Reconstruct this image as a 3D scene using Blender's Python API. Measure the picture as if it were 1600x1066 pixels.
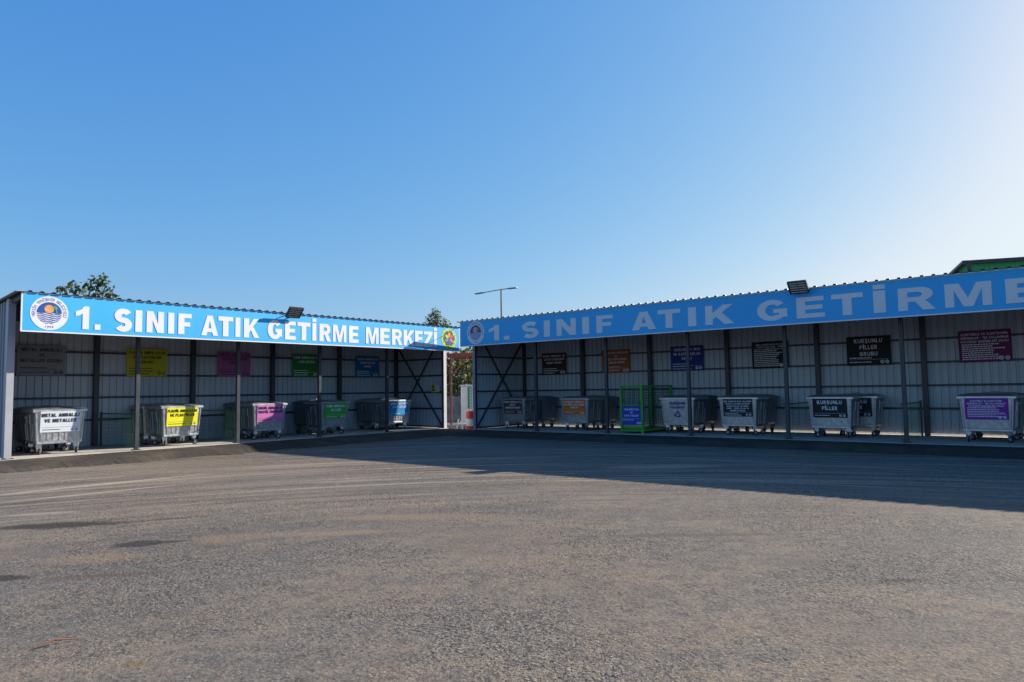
import bpy, bmesh, math, random
from mathutils import Vector, Matrix
R_ = math.radians
random.seed(7)
sc = bpy.context.scene
for o in list(bpy.data.objects): bpy.data.objects.remove(o)

# ------------------------------------------------------------------ camera
PITCH, ROLL, FPX, CAMH = 3.917, 0.847, 1110.6, 1.5
cam = bpy.data.objects.new('camera', bpy.data.cameras.new('camera'))
sc.collection.objects.link(cam); sc.camera = cam
cam.data.sensor_width = 36; cam.data.lens = 36*FPX/1600
cam.data.clip_start = .05; cam.data.clip_end = 5000
cam.matrix_world = Matrix.Translation((0, 0, CAMH)) @ Matrix.Rotation(R_(90+PITCH), 4, 'X') @ Matrix.Rotation(R_(-ROLL), 4, 'Z')

# ------------------------------------------------------------------ sky, sun, exposure
SUN_AZ, SUN_EL = 64.3, 25.3            # azimuth clockwise from +Y
w = bpy.data.worlds.new('World'); sc.world = w; w.use_nodes = True
nt = w.node_tree; nt.nodes.clear()
sky = nt.nodes.new('ShaderNodeTexSky'); sky.sky_type = 'NISHITA'; sky.sun_disc = False
sky.sun_elevation = R_(SUN_EL); sky.sun_rotation = R_(SUN_AZ)
sky.air_density = 1.0; sky.dust_density = 1.35; sky.ozone_density = 2.5; sky.altitude = 50
EXPO = .85
bg = nt.nodes.new('ShaderNodeBackground'); bg.inputs[1].default_value = .1/2**EXPO
wo = nt.nodes.new('ShaderNodeOutputWorld')
sp = nt.nodes.new('ShaderNodeSeparateColor'); cc = nt.nodes.new('ShaderNodeCombineColor')
nt.links.new(sky.outputs[0], sp.inputs[0])
for i, (gain, gam, cap) in enumerate(((1.66, 1.2, .79), (1.2, .73, .93), (1.08, .32, 1.0))):     # clear-air grade: deep blue away from the sun
    m1 = nt.nodes.new('ShaderNodeMath'); m1.operation = 'MULTIPLY'; m1.inputs[1].default_value = .085
    m2 = nt.nodes.new('ShaderNodeMath'); m2.operation = 'POWER'; m2.inputs[1].default_value = gam
    m3 = nt.nodes.new('ShaderNodeMath'); m3.operation = 'MULTIPLY'; m3.inputs[1].default_value = gain/.1
    nt.links.new(sp.outputs[i], m1.inputs[0]); nt.links.new(m1.outputs[0], m2.inputs[0]); nt.links.new(m2.outputs[0], m3.inputs[0]); m4 = nt.nodes.new('ShaderNodeMath'); m4.operation = 'SMOOTH_MIN'; m4.inputs[1].default_value = cap/.1; m4.inputs[2].default_value = 3.0
    nt.links.new(m3.outputs[0], m4.inputs[0]); nt.links.new(m4.outputs[0], cc.inputs[i])
nt.links.new(cc.outputs[0], bg.inputs[0]); nt.links.new(bg.outputs[0], wo.inputs[0])
sl = bpy.data.lights.new('sun', 'SUN'); sl.energy = 5.0; sl.angle = R_(.5); sl.color = (1, .91, .78)
so = bpy.data.objects.new('sun', sl); sc.collection.objects.link(so)
sd = Vector((math.sin(R_(SUN_AZ))*math.cos(R_(SUN_EL)), math.cos(R_(SUN_AZ))*math.cos(R_(SUN_EL)), math.sin(R_(SUN_EL))))
so.rotation_euler = sd.to_track_quat('Z', 'Y').to_euler(); so.location = (20, 10, 20)
sc.view_settings.view_transform = 'Standard'; sc.view_settings.look = 'None'
sc.view_settings.exposure = EXPO; sc.view_settings.gamma = 1
sc.render.engine = 'CYCLES'

# ------------------------------------------------------------------ layout
AU, AV = R_(39.66), R_(51.08)
ROT_L, ROT_R = math.pi/2-AU, -(math.pi/2-AV)
P0, Q0 = Vector((-2.784, 28.742, 0)), Vector((-1.448, 27.542, 0))
BL, BR, DL, DR = 2.962, 2.951, 2.889, 3.092
OL, OR = .906, .828                     # fascia stands this far in front of the posts
ZBL, ZTL, ZBR, ZTR = 3.044, 3.999, 3.146, 4.105
YARD = -.19
SLOPE = .08
FL = Matrix.Translation(P0) @ Matrix.Rotation(ROT_L, 4, 'Z')   # X to viewer's right, Y into the shed
FR = Matrix.Translation(Q0) @ Matrix.Rotation(ROT_R, 4, 'Z')

# ------------------------------------------------------------------ materials
def mat(name, col, rough=.6, metal=0., noise=.0, nscale=4., col2=None, bump=0., bscale=60., spec=.5, coords='Object', stretch=None, detail=4):
    m = bpy.data.materials.new(name); m.use_nodes = True
    t = m.node_tree; p = t.nodes['Principled BSDF']
    p.inputs['Roughness'].default_value = rough; p.inputs['Metallic'].default_value = metal
    p.inputs['Specular IOR Level'].default_value = spec
    tc = t.nodes.new('ShaderNodeTexCoord'); mp = t.nodes.new('ShaderNodeMapping')
    t.links.new(tc.outputs[coords], mp.inputs[0])
    if stretch: mp.inputs['Scale'].default_value = stretch
    if noise or col2:
        n = t.nodes.new('ShaderNodeTexNoise'); n.inputs['Scale'].default_value = nscale; n.inputs['Detail'].default_value = detail
        t.links.new(mp.outputs[0], n.inputs[0])
        rp = t.nodes.new('ShaderNodeValToRGB')
        c2 = col2 or tuple(c*(1-noise) for c in col)
        rp.color_ramp.elements[0].position = .35; rp.color_ramp.elements[1].position = .68
        rp.color_ramp.elements[0].color = (*c2, 1); rp.color_ramp.elements[1].color = (*col, 1)
        t.links.new(n.outputs[0], rp.inputs[0]); t.links.new(rp.outputs[0], p.inputs['Base Color'])
        mr = t.nodes.new('ShaderNodeMapRange'); mr.inputs[3].default_value = max(rough-.1, 0); mr.inputs[4].default_value = min(rough+.12, 1)
        t.links.new(n.outputs[0], mr.inputs[0]); t.links.new(mr.outputs[0], p.inputs['Roughness'])
    else:
        p.inputs['Base Color'].default_value = (*col, 1)
    if bump:
        b = t.nodes.new('ShaderNodeBump'); n2 = t.nodes.new('ShaderNodeTexNoise'); n2.inputs['Scale'].default_value = bscale
        t.links.new(mp.outputs[0], n2.inputs[0]); t.links.new(n2.outputs[0], b.inputs['Height'])
        b.inputs['Strength'].default_value = bump; b.inputs['Distance'].default_value = .01
        t.links.new(b.outputs[0], p.inputs['Normal'])
    return m
M = {}
M['steel'] = mat('dark_grey_paint', (.05, .055, .068), .45, noise=.3, nscale=3)
M['sheet'] = mat('wall_sheet', (.50, .55, .60), .42, noise=.14, nscale=1.2, stretch=(1, 1, .35))
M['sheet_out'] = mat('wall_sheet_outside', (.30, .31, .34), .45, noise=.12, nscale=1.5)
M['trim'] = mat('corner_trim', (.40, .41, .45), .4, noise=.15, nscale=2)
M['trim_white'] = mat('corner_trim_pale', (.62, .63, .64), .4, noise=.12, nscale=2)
M['roof'] = mat('roof_sheet', (.045, .05, .06), .5, noise=.3, nscale=2)
M['blue'] = mat('banner_blue', (.045, .42, .82), .5, noise=.07, nscale=.9, spec=.35, bump=.25, bscale=1.5)
M['white'] = mat('banner_white', (.70, .71, .75), .55, noise=.05, nscale=2, spec=.3)
M['border'] = mat('banner_edge', (.72, .72, .78), .5)
M['navy'] = mat('emblem_navy', (.01, .06, .33), .5)
M['orange'] = mat('emblem_orange', (.85, .30, .06), .5)
M['palm'] = mat('emblem_green', (.08, .42, .15), .5)
M['lime'] = mat('emblem_lime', (.36, .62, .06), .5)
M['plum'] = mat('emblem_plum', (.07, .02, .09), .5)
M['red'] = mat('red_print', (.55, .03, .03), .5)
M['teal'] = mat('teal_print', (.02, .35, .28), .5)
M['galv'] = mat('galvanised', (.66, .68, .70), .40, .88, nscale=9, col2=(.46, .48, .51), bump=.15, bscale=25, detail=8)
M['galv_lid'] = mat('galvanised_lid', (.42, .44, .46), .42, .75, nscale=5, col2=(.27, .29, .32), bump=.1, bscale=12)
M['galv_shaded'] = mat('galvanised_shaded', (.22, .26, .29), .45, .6, nscale=6, col2=(.17, .20, .22), bump=.15, bscale=25, detail=8)  # same metal with shade painted in, for bin sides and rear bins
M['rubber'] = mat('rubber', (.02, .02, .022), .7, noise=.3, nscale=20)
M['hub'] = mat('zinc_hub', (.34, .34, .35), .35, .6)
M['black'] = mat('print_black', (.012, .012, .016), .5)
M['print'] = mat('print_white', (.75, .75, .78), .5)
M['stencil'] = mat('print_blue', (.02, .09, .32), .6)
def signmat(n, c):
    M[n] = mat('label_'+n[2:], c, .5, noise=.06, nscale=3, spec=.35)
    M['w'+n] = mat('board_'+n[2:], tuple(v*.66 for v in c), .55, noise=.15, nscale=2, spec=.3)  # wall boards: label colour darkened, shade under the roof painted in
signmat('s_metal', (.42, .44, .46)); signmat('s_white', (.66, .71, .76)); signmat('s_yellow', (.80, .74, .02)); signmat('s_pink', (.62, .18, .46))
signmat('s_green', (.03, .38, .05)); signmat('s_blue', (.01, .26, .58)); signmat('s_brown', (.10, .045, .03)); signmat('s_orange', (.62, .16, .02))
signmat('s_dblue', (.02, .05, .42)); signmat('s_black', (.016, .016, .024)); signmat('s_purple', (.26, .02, .33)); signmat('s_wine', (.30, .02, .18))
M['cage'] = mat('green_paint', (.03, .36, .04), .4, noise=.2, nscale=4)
M['wire'] = mat('green_wire', (.015, .12, .05), .5)
M['rust'] = mat('red_oxide', (.30, .075, .045), .7, noise=.4, nscale=6)
M['lamp'] = mat('lamp_housing', (.035, .036, .04), .4, noise=.3, nscale=12)
M['lens'] = mat('led_lens', (.62, .63, .62), .12, spec=.8)
M['lampgrey'] = mat('lamp_grey', (.20, .21, .22), .45)
M['concrete'] = mat('concrete', (.50, .47, .42), .85, nscale=3, col2=(.36, .34, .31), bump=.3, bscale=40)
M['stone'] = mat('stone', (.36, .33, .28), .9, nscale=2.5, col2=(.20, .18, .16), bump=.8, bscale=6)
M['tank'] = mat('white_tank', (.66, .67, .68), .5, noise=.15, nscale=3)
M['greenstrip'] = mat('green_strip', (.02, .26, .12), .5)
M['plasticred'] = mat('barrier_red', (.60, .03, .025), .4, noise=.15, nscale=5)
M['plasticwhite'] = mat('barrier_white', (.72, .72, .70), .45, noise=.15, nscale=5)
M['bark'] = mat('bark', (.12, .09, .065), .9, noise=.4, nscale=12, bump=.6, bscale=20)
M['leaf'] = mat('leaf_dark', (.11, .13, .035), .45, nscale=1.3, col2=(.03, .055, .015))
M['leaf2'] = mat('leaf_yellow', (.16, .17, .035), .5, nscale=1.3, col2=(.05, .085, .02))
M['leaf3'] = mat('leaf_grey', (.075, .10, .045), .5, nscale=1.3, col2=(.035, .06, .025))
M['bgreen'] = mat('hall_green', (.03, .36, .10), .5, noise=.1, nscale=1)
M['grit'] = mat('grit', (.26, .23, .19), .9, noise=.5, nscale=9)
M['dryleaf'] = mat('dry_leaf', (.30, .17, .07), .8, noise=.4, nscale=5)
M['twig'] = mat('twig', (.20, .09, .05), .8)
M['vellow'] = mat('yellow_box', (.65, .62, .05), .5)
for k in ('leaf', 'leaf2', 'leaf3'):
    t = M[k].node_tree; p = t.nodes['Principled BSDF']; tr = t.nodes.new('ShaderNodeBsdfTranslucent'); mx = t.nodes.new('ShaderNodeMixShader')
    src = p.inputs['Base Color'].links[0].from_socket; gn = t.nodes.new('ShaderNodeVectorMath'); gn.operation = 'MULTIPLY'; gn.inputs[1].default_value = (2.2, 2.0, 1.0)
    t.links.new(src, gn.inputs[0]); t.links.new(gn.outputs[0], tr.inputs[0]); mx.inputs[0].default_value = .45
    t.links.new(p.outputs[0], mx.inputs[1]); t.links.new(tr.outputs[0], mx.inputs[2]); t.links.new(mx.outputs[0], t.nodes['Material Output'].inputs[0])

# asphalt yard
def asphalt(name, apron=False):
    m = bpy.data.materials.new(name); m.use_nodes = True
    t = m.node_tree; N = t.nodes; K = t.links; p = N['Principled BSDF']
    def node(ty, **kw):
        n = N.new(ty)
        for a, b in kw.items(): setattr(n, a, b)
        return n
    def math_(op, a, b=None):
        n = node('ShaderNodeMath', operation=op)
        for i, v in enumerate((a, b)):
            if v is None: continue
            if isinstance(v, (int, float)): n.inputs[i].default_value = v
            else: K.new(v, n.inputs[i])
        return n.outputs[0]
    def noise(vec, s, d=5, r=.55):
        n = node('ShaderNodeTexNoise'); n.inputs['Scale'].default_value = s; n.inputs['Detail'].default_value = d; n.inputs['Roughness'].default_value = r
        K.new(vec, n.inputs[0]); return n.outputs[0]
    def ramp(v, a, b):
        n = node('ShaderNodeMapRange'); n.interpolation_type = 'SMOOTHSTEP'
        n.inputs[1].default_value = a; n.inputs[2].default_value = b; K.new(v, n.inputs[0]); return n.outputs[0]
    def mix(f, a, b):
        n = node('ShaderNodeMix', data_type='RGBA')
        for i, v in ((0, f), (6, a), (7, b)):
            if isinstance(v, (int, float)): n.inputs[i].default_value = v
            elif isinstance(v, tuple): n.inputs[i].default_value = (*v, 1)
            else: K.new(v, n.inputs[i])
        return n.outputs[2]
    tc = node('ShaderNodeTexCoord'); co = tc.outputs['Object']
    sx = node('ShaderNodeSeparateXYZ'); K.new(co, sx.inputs[0]); X, Y = sx.outputs[0], sx.outputs[1]
    # tyre sweeps: rings round a turning centre
    dx, dy = math_('SUBTRACT', X, 1.5), math_('SUBTRACT', Y, -3.)
    rad = math_('SQRT', math_('ADD', math_('MULTIPLY', dx, dx), math_('MULTIPLY', dy, dy)))
    ang = math_('ARCTAN2', dx, dy)
    cv = node('ShaderNodeCombineXYZ'); K.new(math_('MULTIPLY', ang, 1.6), cv.inputs[0]); K.new(math_('MULTIPLY', rad, 1.5), cv.inputs[1])
    cv2 = node('ShaderNodeCombineXYZ'); K.new(math_('MULTIPLY', ang, 2.5), cv2.inputs[0]); K.new(math_('MULTIPLY', rad, 6.), cv2.inputs[1])
    streak = noise(cv.outputs[0], 1.0, 3); streak2 = noise(cv2.outputs[0], 1.0, 3)
    cv3 = node('ShaderNodeCombineXYZ'); K.new(math_('MULTIPLY', ang, 5.), cv3.inputs[0]); K.new(math_('MULTIPLY', rad, 1.3), cv3.inputs[1])
    pn = node('ShaderNodeTexNoise'); pn.inputs['Scale'].default_value = 1.; pn.inputs['Detail'].default_value = 8; pn.inputs['Roughness'].default_value = .68; pn.inputs['Distortion'].default_value = .5
    K.new(cv3.outputs[0], pn.inputs[0]); patch = pn.outputs[0]
    big = noise(co, .22, 5); mid = noise(co, 1.1, 6, .65); fine = noise(co, 32, 4, .75); fine2 = noise(co, 7, 6, .75)
    g = mix(ramp(math_('ADD', math_('MULTIPLY', fine, .6), math_('MULTIPLY', fine2, .4)), .36, .64), (.10, .094, .088) if not apron else (.035, .034, .036), (.225, .208, .19) if not apron else (.085, .078, .072))
    if not apron:
        wn = noise(co, .45, 4, .6)
        # dust drifted into broad soft patches, drawn out along the tyre sweeps
        dusty = math_('ADD', math_('ADD', math_('MULTIPLY', big, .45), math_('MULTIPLY', fine2, .35)), math_('MULTIPLY', mid, .20))
        g = mix(math_('MULTIPLY', ramp(dusty, .45, .58), .50), g, (.27, .205, .145))
        g = mix(math_('MULTIPLY', ramp(math_('ADD', math_('MULTIPLY', wn, .7), math_('MULTIPLY', fine2, .3)), .50, .62), .5), g, (.115, .112, .11))
        far = ramp(rad, 12., 17.)
        g = mix(math_('MULTIPLY', ramp(math_('ADD', math_('MULTIPLY', patch, .75), math_('MULTIPLY', fine2, .25)), .50, .58), .38), g, (.27, .22, .165))
        g = mix(math_('MULTIPLY', ramp(patch, .45, .37), .40), g, (.13, .128, .128))
        g = mix(math_('MULTIPLY', math_('MULTIPLY', ramp(streak, .50, .64), far), .6), g, (.36, .295, .225))
        g = mix(math_('MULTIPLY', math_('MULTIPLY', ramp(streak2, .53, .65), far), .60), g, (.38, .33, .27))
        g = mix(math_('MULTIPLY', math_('MULTIPLY', ramp(streak2, .48, .38), far), .75), g, (.085, .08, .078))
        g = mix(math_('MULTIPLY', ramp(streak2, .62, .74), .15), g, (.34, .27, .20))
        g = mix(math_('MULTIPLY', ramp(streak, .42, .30), .25), g, (.09, .086, .082))
    else:
        g = mix(math_('MULTIPLY', ramp(math_('ADD', math_('MULTIPLY', mid, .6), math_('MULTIPLY', big, .4)), .45, .62), .6), g, (.16, .13, .10))
    # aggregate: coarse stones
    vo = node('ShaderNodeTexVoronoi'); vo.inputs['Scale'].default_value = 75; K.new(co, vo.inputs[0])
    vc = node('ShaderNodeSeparateColor'); K.new(vo.outputs['Color'], vc.inputs[0])
    vo2 = node('ShaderNodeTexVoronoi'); vo2.inputs['Scale'].default_value = 34; K.new(co, vo2.inputs[0])
    vc2 = node('ShaderNodeSeparateColor'); K.new(vo2.outputs['Color'], vc2.inputs[0])
    stony = math_('ADD', math_('MULTIPLY', ramp(noise(co, .35, 4, .6), .40, .60), .60), .50)
    g = mix(math_('MULTIPLY', math_('MULTIPLY', ramp(vc.outputs[0], .72, .95), .65), stony), g, (.40, .36, .32) if not apron else (.12, .11, .1))
    g = mix(math_('MULTIPLY', math_('MULTIPLY', ramp(vc.outputs[1], .72, .95), .8), stony), g, (.045, .043, .045))
    g = mix(math_('MULTIPLY', math_('MULTIPLY', ramp(vc2.outputs[0], .84, .92), .6), stony), g, (.06, .06, .062))
    if not apron:
        # damp patches and one sandy spot, each where it lies on the yard
        for (cx, cy, ax, ay, rot, col, amt) in STAINS:
            c, s = math.cos(rot), math.sin(rot)
            ex, ey = math_('SUBTRACT', X, cx), math_('SUBTRACT', Y, cy)
            a = math_('DIVIDE', math_('ADD', math_('MULTIPLY', ex, c), math_('MULTIPLY', ey, s)), ax)
            b = math_('DIVIDE', math_('SUBTRACT', math_('MULTIPLY', ey, c), math_('MULTIPLY', ex, s)), ay)
            r2 = math_('SQRT', math_('ADD', math_('MULTIPLY', a, a), math_('MULTIPLY', b, b)))
            r2 = math_('ADD', r2, math_('ADD', math_('MULTIPLY', math_('SUBTRACT', mid, .5), 1.4), math_('MULTIPLY', math_('SUBTRACT', fine2, .5), 1.0)))
            g = mix(math_('MULTIPLY', ramp(r2, 1.15, .5), amt), g, col)
    gm_ = node('ShaderNodeVectorMath', operation='MULTIPLY'); K.new(g, gm_.inputs[0]); gm_.inputs[1].default_value = (.91, .85, .78)
    K.new(gm_.outputs[0], p.inputs['Base Color'])
    p.inputs['Roughness'].default_value = .88; p.inputs['Specular IOR Level'].default_value = .15
    sel = ramp(vc2.outputs[1], .45, .8)      # only some stones stand proud
    hgt = math_('ADD', math_('MULTIPLY', math_('SUBTRACT', 1., vo.outputs['Distance']), .35), math_('MULTIPLY', math_('MULTIPLY', math_('SUBTRACT', 1., vo2.outputs['Distance']), sel), .7))
    hgt = math_('ADD', hgt, math_('MULTIPLY', noise(co, 3, 8, .75), .9))
    b = node('ShaderNodeBump'); K.new(math_('MULTIPLY', stony, .85), b.inputs['Strength']); b.inputs['Distance'].default_value = .016
    K.new(hgt, b.inputs['Height']); K.new(b.outputs[0], p.inputs['Normal'])
    return m
def gpt(px, py, z=YARD):
    """where the line of sight of a photograph pixel meets the height z"""
    a, b = px-800, 533-py
    c, s = math.cos(R_(ROLL)), math.sin(R_(ROLL))
    A, B = c*a+s*b, -s*a+c*b
    pi = R_(PITCH)
    d = Vector((A/FPX, math.cos(pi)-B/FPX*math.sin(pi), math.sin(pi)+B/FPX*math.cos(pi)))
    return d*((z-CAMH)/d.z)+Vector((0, 0, CAMH)), d
def at(px, py, Y):
    d = gpt(px, py)[1]; return Vector((0, 0, CAMH))+d*(Y/d.y)
def project(p):
    x, y, z = p[0], p[1], p[2]-CAMH; pi = R_(PITCH)
    yc, zc = y*math.cos(pi)+z*math.sin(pi), -y*math.sin(pi)+z*math.cos(pi)
    X, Y = FPX*x/yc, FPX*zc/yc; c, s = math.cos(R_(ROLL)), math.sin(R_(ROLL))
    return 800+c*X-s*Y, 533-(s*X+c*Y)
def stain(px, py, ax, ay, rot, col, amt):
    g = gpt(px, py)[0]; return (g.x, g.y, ax, ay, rot, col, amt)
DK = (.05, .046, .043)
SD, PL, BR_ = (.30, .22, .145), (.46, .40, .33), (.13, .10, .075)
def sweep(p1, p2, wd, col, amt):
    a, b = gpt(*p1)[0], gpt(*p2)[0]; d = b-a
    return ((a.x+b.x)/2, (a.y+b.y)/2, d.length*.62, wd, math.atan2(d.y, d.x), col, amt)
STAINS = [sweep((-20, 826), (190, 816), .26, DK, .9), sweep((150, 820), (330, 806), .10, DK, .6), sweep((170, 853), (262, 847), .20, DK, .9), sweep((240, 849), (300, 844), .08, DK, .7),
          sweep((-30, 904), (46, 903), .13, DK, .9), sweep((60, 905), (225, 897), .09, BR_, .7), sweep((192, 1040), (228, 1036), .055, (.19, .14, .075), .8), sweep((460, 1026), (485, 1023), .04, BR_, .7),
          sweep((-10, 774), (310, 742), .16, PL, .75), sweep((0, 786), (290, 756), .12, PL, .6), sweep((0, 758), (200, 744), .14, PL, .5), sweep((0, 806), (120, 800), .15, PL, .4),
          sweep((300, 846), (400, 838), .30, SD, .42), sweep((80, 876), (235, 868), .25, SD, .42), sweep((420, 836), (640, 830), .16, SD, .5), sweep((500, 810), (800, 806), .25, SD, .5),
          sweep((960, 731), (1110, 728), .45, PL, .5), sweep((900, 838), (1260, 834), .10, BR_, .6), sweep((1380, 908), (1440, 906), .06, DK, .7), sweep((905, 819), (955, 818), .07, BR_, .8),
          sweep((840, 705), (1590, 742), .10, PL, .3), sweep((760, 700), (1400, 716), .12, PL, .3), sweep((1050, 745), (1500, 768), .08, PL, .35)]
M['asphalt'] = asphalt('yard_asphalt'); M['apron'] = asphalt('fresh_asphalt', True)

# ------------------------------------------------------------------ helpers
class MB:
    def __init__(s): s.bm = bmesh.new()
    def box(s, c, d, rz=0, mtx=None):
        m = Matrix.Translation(c) @ Matrix.Rotation(rz, 4, 'Z')
        if mtx is not None: m = mtx @ m
        bmesh.ops.create_cube(s.bm, size=1, matrix=m @ Matrix.Diagonal((d[0], d[1], d[2], 1))); return s
    def bb(s, x0, x1, y0, y1, z0, z1): return s.box(((x0+x1)/2, (y0+y1)/2, (z0+z1)/2), (abs(x1-x0), abs(y1-y0), abs(z1-z0)))
    def bar(s, a, b, w, d=None, up=(0, 0, 1)):
        a, b = Vector(a), Vector(b); z = (b-a).normalized(); u = Vector(up)
        if abs(z.dot(u)) > .99: u = Vector((0, 1, 0))
        x = u.cross(z).normalized(); y = z.cross(x)
        m = Matrix((x, y, z)).transposed().to_4x4(); m.translation = (a+b)/2
        bmesh.ops.create_cube(s.bm, size=1, matrix=m @ Matrix.Diagonal((w, d or w, (b-a).length, 1))); return s
    def cyl(s, a, b, r, r2=None, n=12):
        a, b = Vector(a), Vector(b); q = (b-a).to_track_quat('Z', 'Y').to_matrix().to_4x4(); q.translation = (a+b)/2
        bmesh.ops.create_cone(s.bm, cap_ends=True, segments=n, radius1=r, radius2=r if r2 is None else r2, depth=(b-a).length, matrix=q); return s
    def poly(s, pts):
        vs = [s.bm.verts.new(p) for p in pts]; return s.bm.faces.new(vs)
    def prism(s, pts, y0, y1):
        """outline of (x,z) points, thickness between y0 and y1"""
        a = [s.bm.verts.new((x, y0, z)) for x, z in pts]; b = [s.bm.verts.new((x, y1, z)) for x, z in pts]
        n = len(pts); s.bm.faces.new(a); s.bm.faces.new(b[::-1])
        for i in range(n): s.bm.faces.new((a[i], b[i], b[(i+1) % n], a[(i+1) % n]))
        return s
    def build(s, name, m, parent=None, bevel=0, smooth=False, mtx=None):
        bmesh.ops.recalc_face_normals(s.bm, faces=s.bm.faces)
        me = bpy.data.meshes.new(name); s.bm.to_mesh(me); s.bm.free()
        me.materials.append(m)
        o = bpy.data.objects.new(name, me); sc.collection.objects.link(o)
        if parent: o.parent = parent
        if mtx is not None: o.matrix_local = mtx
        if smooth:
            for f in me.polygons: f.use_smooth = True
        if bevel:
            b = o.modifiers.new('bevel', 'BEVEL'); b.width = bevel; b.segments = 2; b.limit_method = 'ANGLE'
        return o
def tag(o, label=None, cat=None, group=None, kind=None):
    for k, v in (('label', label), ('category', cat), ('group', group), ('kind', kind)):
        if v: o[k] = v
    return o
def thing(name, label, cat, mtx, group=None):
    o = bpy.data.objects.new(name, None); sc.collection.objects.link(o); o.matrix_world = mtx
    o.empty_display_size = .2
    return tag(o, label, cat, group)
def T(x, y, z): return Matrix.Translation((x, y, z))
def RZ(a): return Matrix.Rotation(a, 4, 'Z')
def copy_tree(o, parent=None):
    c = o.copy(); sc.collection.objects.link(c); c.parent = parent
    for ch in o.children: copy_tree(ch, c)
    return c

# text, drawn in the XZ plane facing -Y
def text_bm(txt, off=0.02, res=3):
    cu = bpy.data.curves.new('t', 'FONT'); cu.body = txt; cu.offset = off; cu.resolution_u = res; cu.fill_mode = 'BOTH'
    ob = bpy.data.objects.new('t', cu); sc.collection.objects.link(ob)
    bpy.context.view_layer.update()
    me = bpy.data.meshes.new_from_object(ob.evaluated_get(bpy.context.evaluated_depsgraph_get()))
    vs = [(v.co.x, v.co.y) for v in me.vertices]; fs = [tuple(p.vertices) for p in me.polygons]
    bpy.data.objects.remove(ob); bpy.data.curves.remove(cu); bpy.data.meshes.remove(me)
    return vs, fs
_tc = {}
def glyphs(txt, off):
    k = (txt, off)
    if k not in _tc: _tc[k] = text_bm(txt, off)
    return _tc[k]
def put_text(mb, txt, x0, x1, z0, z1, y, off=.02, align='fit', thick=.002, tf=None):
    """fit: fill the box; c / l: keep proportions, height z1-z0, centred or left at x0, shrunk to x1-x0"""
    vs, fs = glyphs(txt, off)
    ax, bx = min(v[0] for v in vs), max(v[0] for v in vs)
    if align == 'fit': az, bz = min(v[1] for v in vs), max(v[1] for v in vs)
    else:
        r = glyphs('H', off)[0]; az, bz = min(v[1] for v in r), max(v[1] for v in r)
    kz = (z1-z0)/(bz-az)
    if align == 'fit': kx = (x1-x0)/(bx-ax); ox = x0
    else:
        kx = min(kz*1.02, (x1-x0)/(bx-ax)); ox = x0 if align == 'l' else (x0+x1)/2-kx*(bx-ax)/2
    P = []
    for v in vs:
        q = Vector((ox+(v[0]-ax)*kx, y, z0+(v[1]-az)*kz))
        P.append(mb.bm.verts.new(tf(q) if tf else q))
    for f in fs:
        try: mb.bm.faces.new([P[i] for i in f])
        except ValueError: pass
def letters_build(mb, name, m, parent):
    """keep the flat lettering facing out"""
    bmesh.ops.recalc_face_normals(mb.bm, faces=mb.bm.faces)
    me = bpy.data.meshes.new(name); mb.bm.to_mesh(me); mb.bm.free(); me.materials.append(m)
    o = bpy.data.objects.new(name, me); sc.collection.objects.link(o); o.parent = parent
    return o

# corrugated sheet along x, ribs pushed to -side; z0,z1 may be functions of x
def corr(mb, x0, x1, pitch=.20, rib=.055, dep=.038, zt=lambda x: 3.5, zb=lambda x: 0., y=0., sgn=1, thick=.004, slope=.012):
    xs = []; x = x0
    while x < x1-1e-6:
        for dx, d in ((0, 0), (pitch-rib-2*slope, 0), (pitch-rib-slope, 1), (pitch-slope, 1)):
            if x+dx < x1: xs.append((x+dx, d))
        x += pitch
    xs.append((x1, 0))
    f0 = [(x, y+sgn*dep*d) for x, d in xs]
    va = [mb.bm.verts.new((x, yy, zb(x))) for x, yy in f0]; vb = [mb.bm.verts.new((x, yy, zt(x))) for x, yy in f0]
    vc = [mb.bm.verts.new((x, yy+thick*sgn, zb(x))) for x, yy in f0]; vd = [mb.bm.verts.new((x, yy+thick*sgn, zt(x))) for x, yy in f0]
    for i in range(len(f0)-1):
        mb.bm.faces.new((va[i], va[i+1], vb[i+1], vb[i])); mb.bm.faces.new((vc[i+1], vc[i], vd[i], vd[i+1]))
        mb.bm.faces.new((va[i+1], va[i], vc[i], vc[i+1])); mb.bm.faces.new((vb[i], vb[i+1], vd[i+1], vd[i]))

# ------------------------------------------------------------------ ground
gm = MB()
gm.poly([(-600, -300, YARD), (600, -300, YARD), (600, 1500, YARD), (-600, 1500, YARD)])
tag(gm.build('ground', M['asphalt']), kind='structure')
# concrete floors under the sheds
def floor(frame, x0, x1, D, nm):
    b = MB(); b.bb(x0, x1, -.10, D+.25, YARD-.2, 0)
    o = b.build(nm, M['concrete'], bevel=.01); o.matrix_world = frame; return tag(o, kind='structure')
floor(FL, -5*BL-.2, .15, DL, 'pavement'); floor(FR, -.15, 9*BR+.2, DR, 'pavement')
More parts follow.
